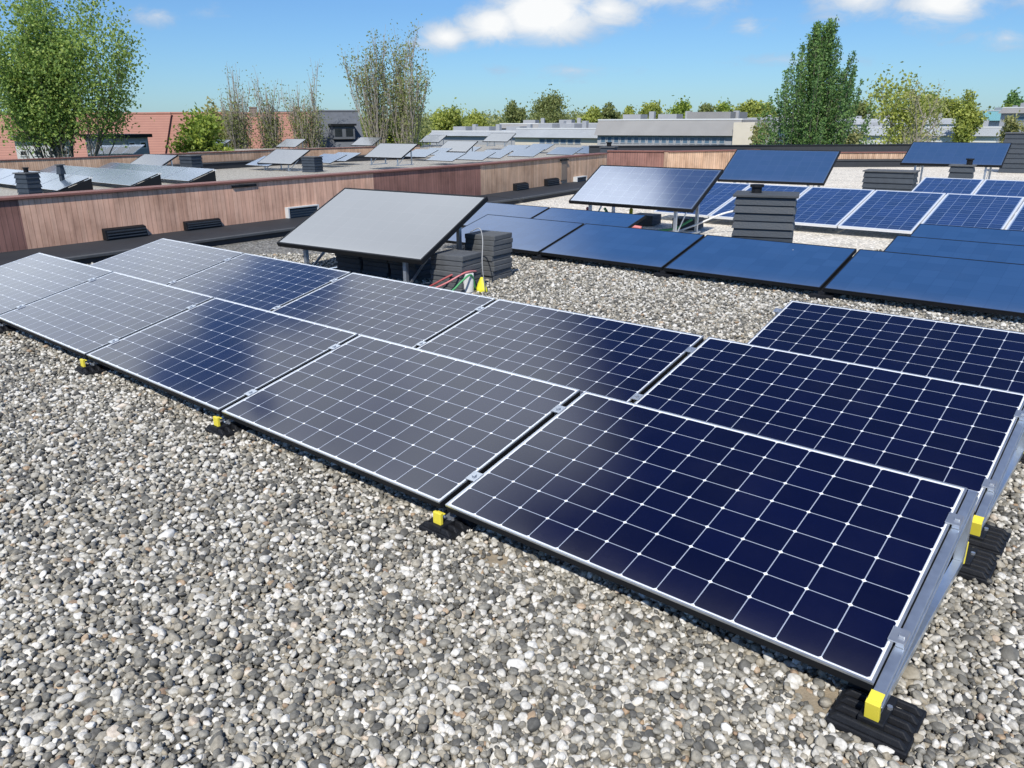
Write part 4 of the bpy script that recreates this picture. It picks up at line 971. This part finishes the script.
low=mx([bk(1.0,-44.6,5.3,2.8,1.4),bk(1.25,-41.4,6.1,3.6,1.9),bk(1.5,-38.0,6.7,5.2,2.5),bk(1.0,-33.8,6.9,4.0,1.7),bk(1.05,-31.0,8.2,5.5,2.0),bk(.6,-27.6,7.2,2.8,1.2),
        bk(.6,-48,8.6,4.0,.9),bk(1.0,-18.0,7.2,3.6,1.8),bk(1.3,-13.4,6.6,3.6,2.0),bk(.55,-10.0,4.4,2.6,.9),bk(.42,-62.6,6.2,1.7,.7),bk(.36,-60.2,6.4,1.2,.5),bk(.55,-24.6,5.6,1.5,.8),bk(.7,-8,6.9,3.2,1.3),bk(.35,-36,3.2,5,.5),bk(.35,-21,3.6,4,.4)])
lowf=M(nt,'ADD',low,M(nt,'MULTIPLY',M(nt,'SUBTRACT',nz,.52),2.0))
lowm=N(nt,'MapRange',interpolation_type='SMOOTHSTEP'); nt.links.new(lowf,lowm.inputs[0]); lowm.inputs[1].default_value=-.12; lowm.inputs[2].default_value=.8
# high cloud bank (seen mirrored in the panels)
right=N(nt,'MapRange',interpolation_type='SMOOTHSTEP'); 
nt.links.new(M(nt,'ADD',az,M(nt,'MULTIPLY',M(nt,'SUBTRACT',nz2,.5),5.0)),right.inputs[0]); right.inputs[1].default_value=-48.5; right.inputs[2].default_value=-39.5; right.inputs[3].default_value=1; right.inputs[4].default_value=0
topm=N(nt,'MapRange',interpolation_type='SMOOTHSTEP'); nt.links.new(el,topm.inputs[0]); topm.inputs[1].default_value=41.5; topm.inputs[2].default_value=48; topm.inputs[3].default_value=1; topm.inputs[4].default_value=0
botm=N(nt,'MapRange',interpolation_type='SMOOTHSTEP'); nt.links.new(el,botm.inputs[0]); botm.inputs[1].default_value=8.5; botm.inputs[2].default_value=12
lft=N(nt,'MapRange',interpolation_type='SMOOTHSTEP'); nt.links.new(az,lft.inputs[0]); lft.inputs[1].default_value=-130; lft.inputs[2].default_value=-105
hole=mx([blob(-72.6,26.3,5.6,3.3),blob(-63.2,24.0,5.2,3.8),blob(-66.5,24.0,6.0,2.8),blob(-70.0,30.5,1.4,1.0)])
holef=N(nt,'MapRange',interpolation_type='SMOOTHSTEP'); nt.links.new(M(nt,'ADD',hole,M(nt,'MULTIPLY',M(nt,'SUBTRACT',nz2,.5),.5)),holef.inputs[0]); holef.inputs[1].default_value=.0; holef.inputs[2].default_value=.42; holef.inputs[3].default_value=1; holef.inputs[4].default_value=0
hm=M(nt,'MULTIPLY',M(nt,'MULTIPLY',right.outputs[0],topm.outputs[0]),M(nt,'MULTIPLY',M(nt,'MULTIPLY',botm.outputs[0],lft.outputs[0]),holef.outputs[0]))
hm=M(nt,'MULTIPLY',hm,M(nt,'MULTIPLY_ADD',nz2,.7,.5),clamp=True)
hot=N(nt,'MapRange',interpolation_type='SMOOTHSTEP'); nt.links.new(M(nt,'ADD',blob(-61.5,50.6,9.5,4.6),M(nt,'MULTIPLY',M(nt,'SUBTRACT',nz2,.5),1.1)),hot.inputs[0]); hot.inputs[1].default_value=.0; hot.inputs[2].default_value=.5
hm=M(nt,'MAXIMUM',hm,hot.outputs[0])
# cloud colours (divided by the background strength .1)
BGS=.1
shade=ramp(nt,M(nt,'ADD',M(nt,'MULTIPLY',nz,.5),M(nt,'MULTIPLY',low,.75)),[(.30,(.42,.54,.72)),(.70,(.68,.75,.84)),(1.0,(1.0,1.0,.99))])
def scale(c,k):
    n=N(nt,'VectorMath',operation='SCALE'); setin(nt,n.inputs[0],c); n.inputs['Scale'].default_value=k; return n.outputs[0]
skyc=mix(nt,1.0,sky.outputs[0],(.475,.73,1.04,1),'MULTIPLY')
skb=ramp(nt,M(nt,'DIVIDE',el,60.0),[(.12,(1,)*3),(.30,(1.6,1.65,1.7)),(.48,(1.5,1.55,1.6)),(.62,(.95,)*3),(.78,(.7,.72,.78))])  # mid-height sky band brightened to lift the blue reflections in the panels
skyc=mix(nt,1.0,skyc,skb,'MULTIPLY')
c1=mix(nt,M(nt,'MULTIPLY_ADD',lowm.outputs[0],.90,.05),skyc,scale(shade,.90/BGS))
lowb=ramp(nt,M(nt,'DIVIDE',el,60.0),[(.25,(.48,)*3),(.45,(.375,)*3),(.62,(.50,)*3),(.74,(.56,)*3),(.82,(.90,)*3)])
hc=N(nt,'VectorMath',operation='MULTIPLY'); hc.inputs[0].default_value=(36*.90,36*.98,36*1.08); nt.links.new(lowb,hc.inputs[1])
c2=mix(nt,hm,c1,hc.outputs[0])
nt.links.new(c2,bg.inputs[0]); bg.inputs[1].default_value=BGS

sc.view_settings.view_transform='Standard'; sc.view_settings.look='None'; sc.view_settings.exposure=0.15; sc.view_settings.gamma=1
sc.render.engine='CYCLES'; sc.cycles.max_bounces=6; sc.cycles.diffuse_bounces=3; sc.cycles.glossy_bounces=3; sc.cycles.transmission_bounces=3
sc.cycles.caustics_reflective=False; sc.cycles.caustics_refractive=False
sc.cycles.use_denoising=True
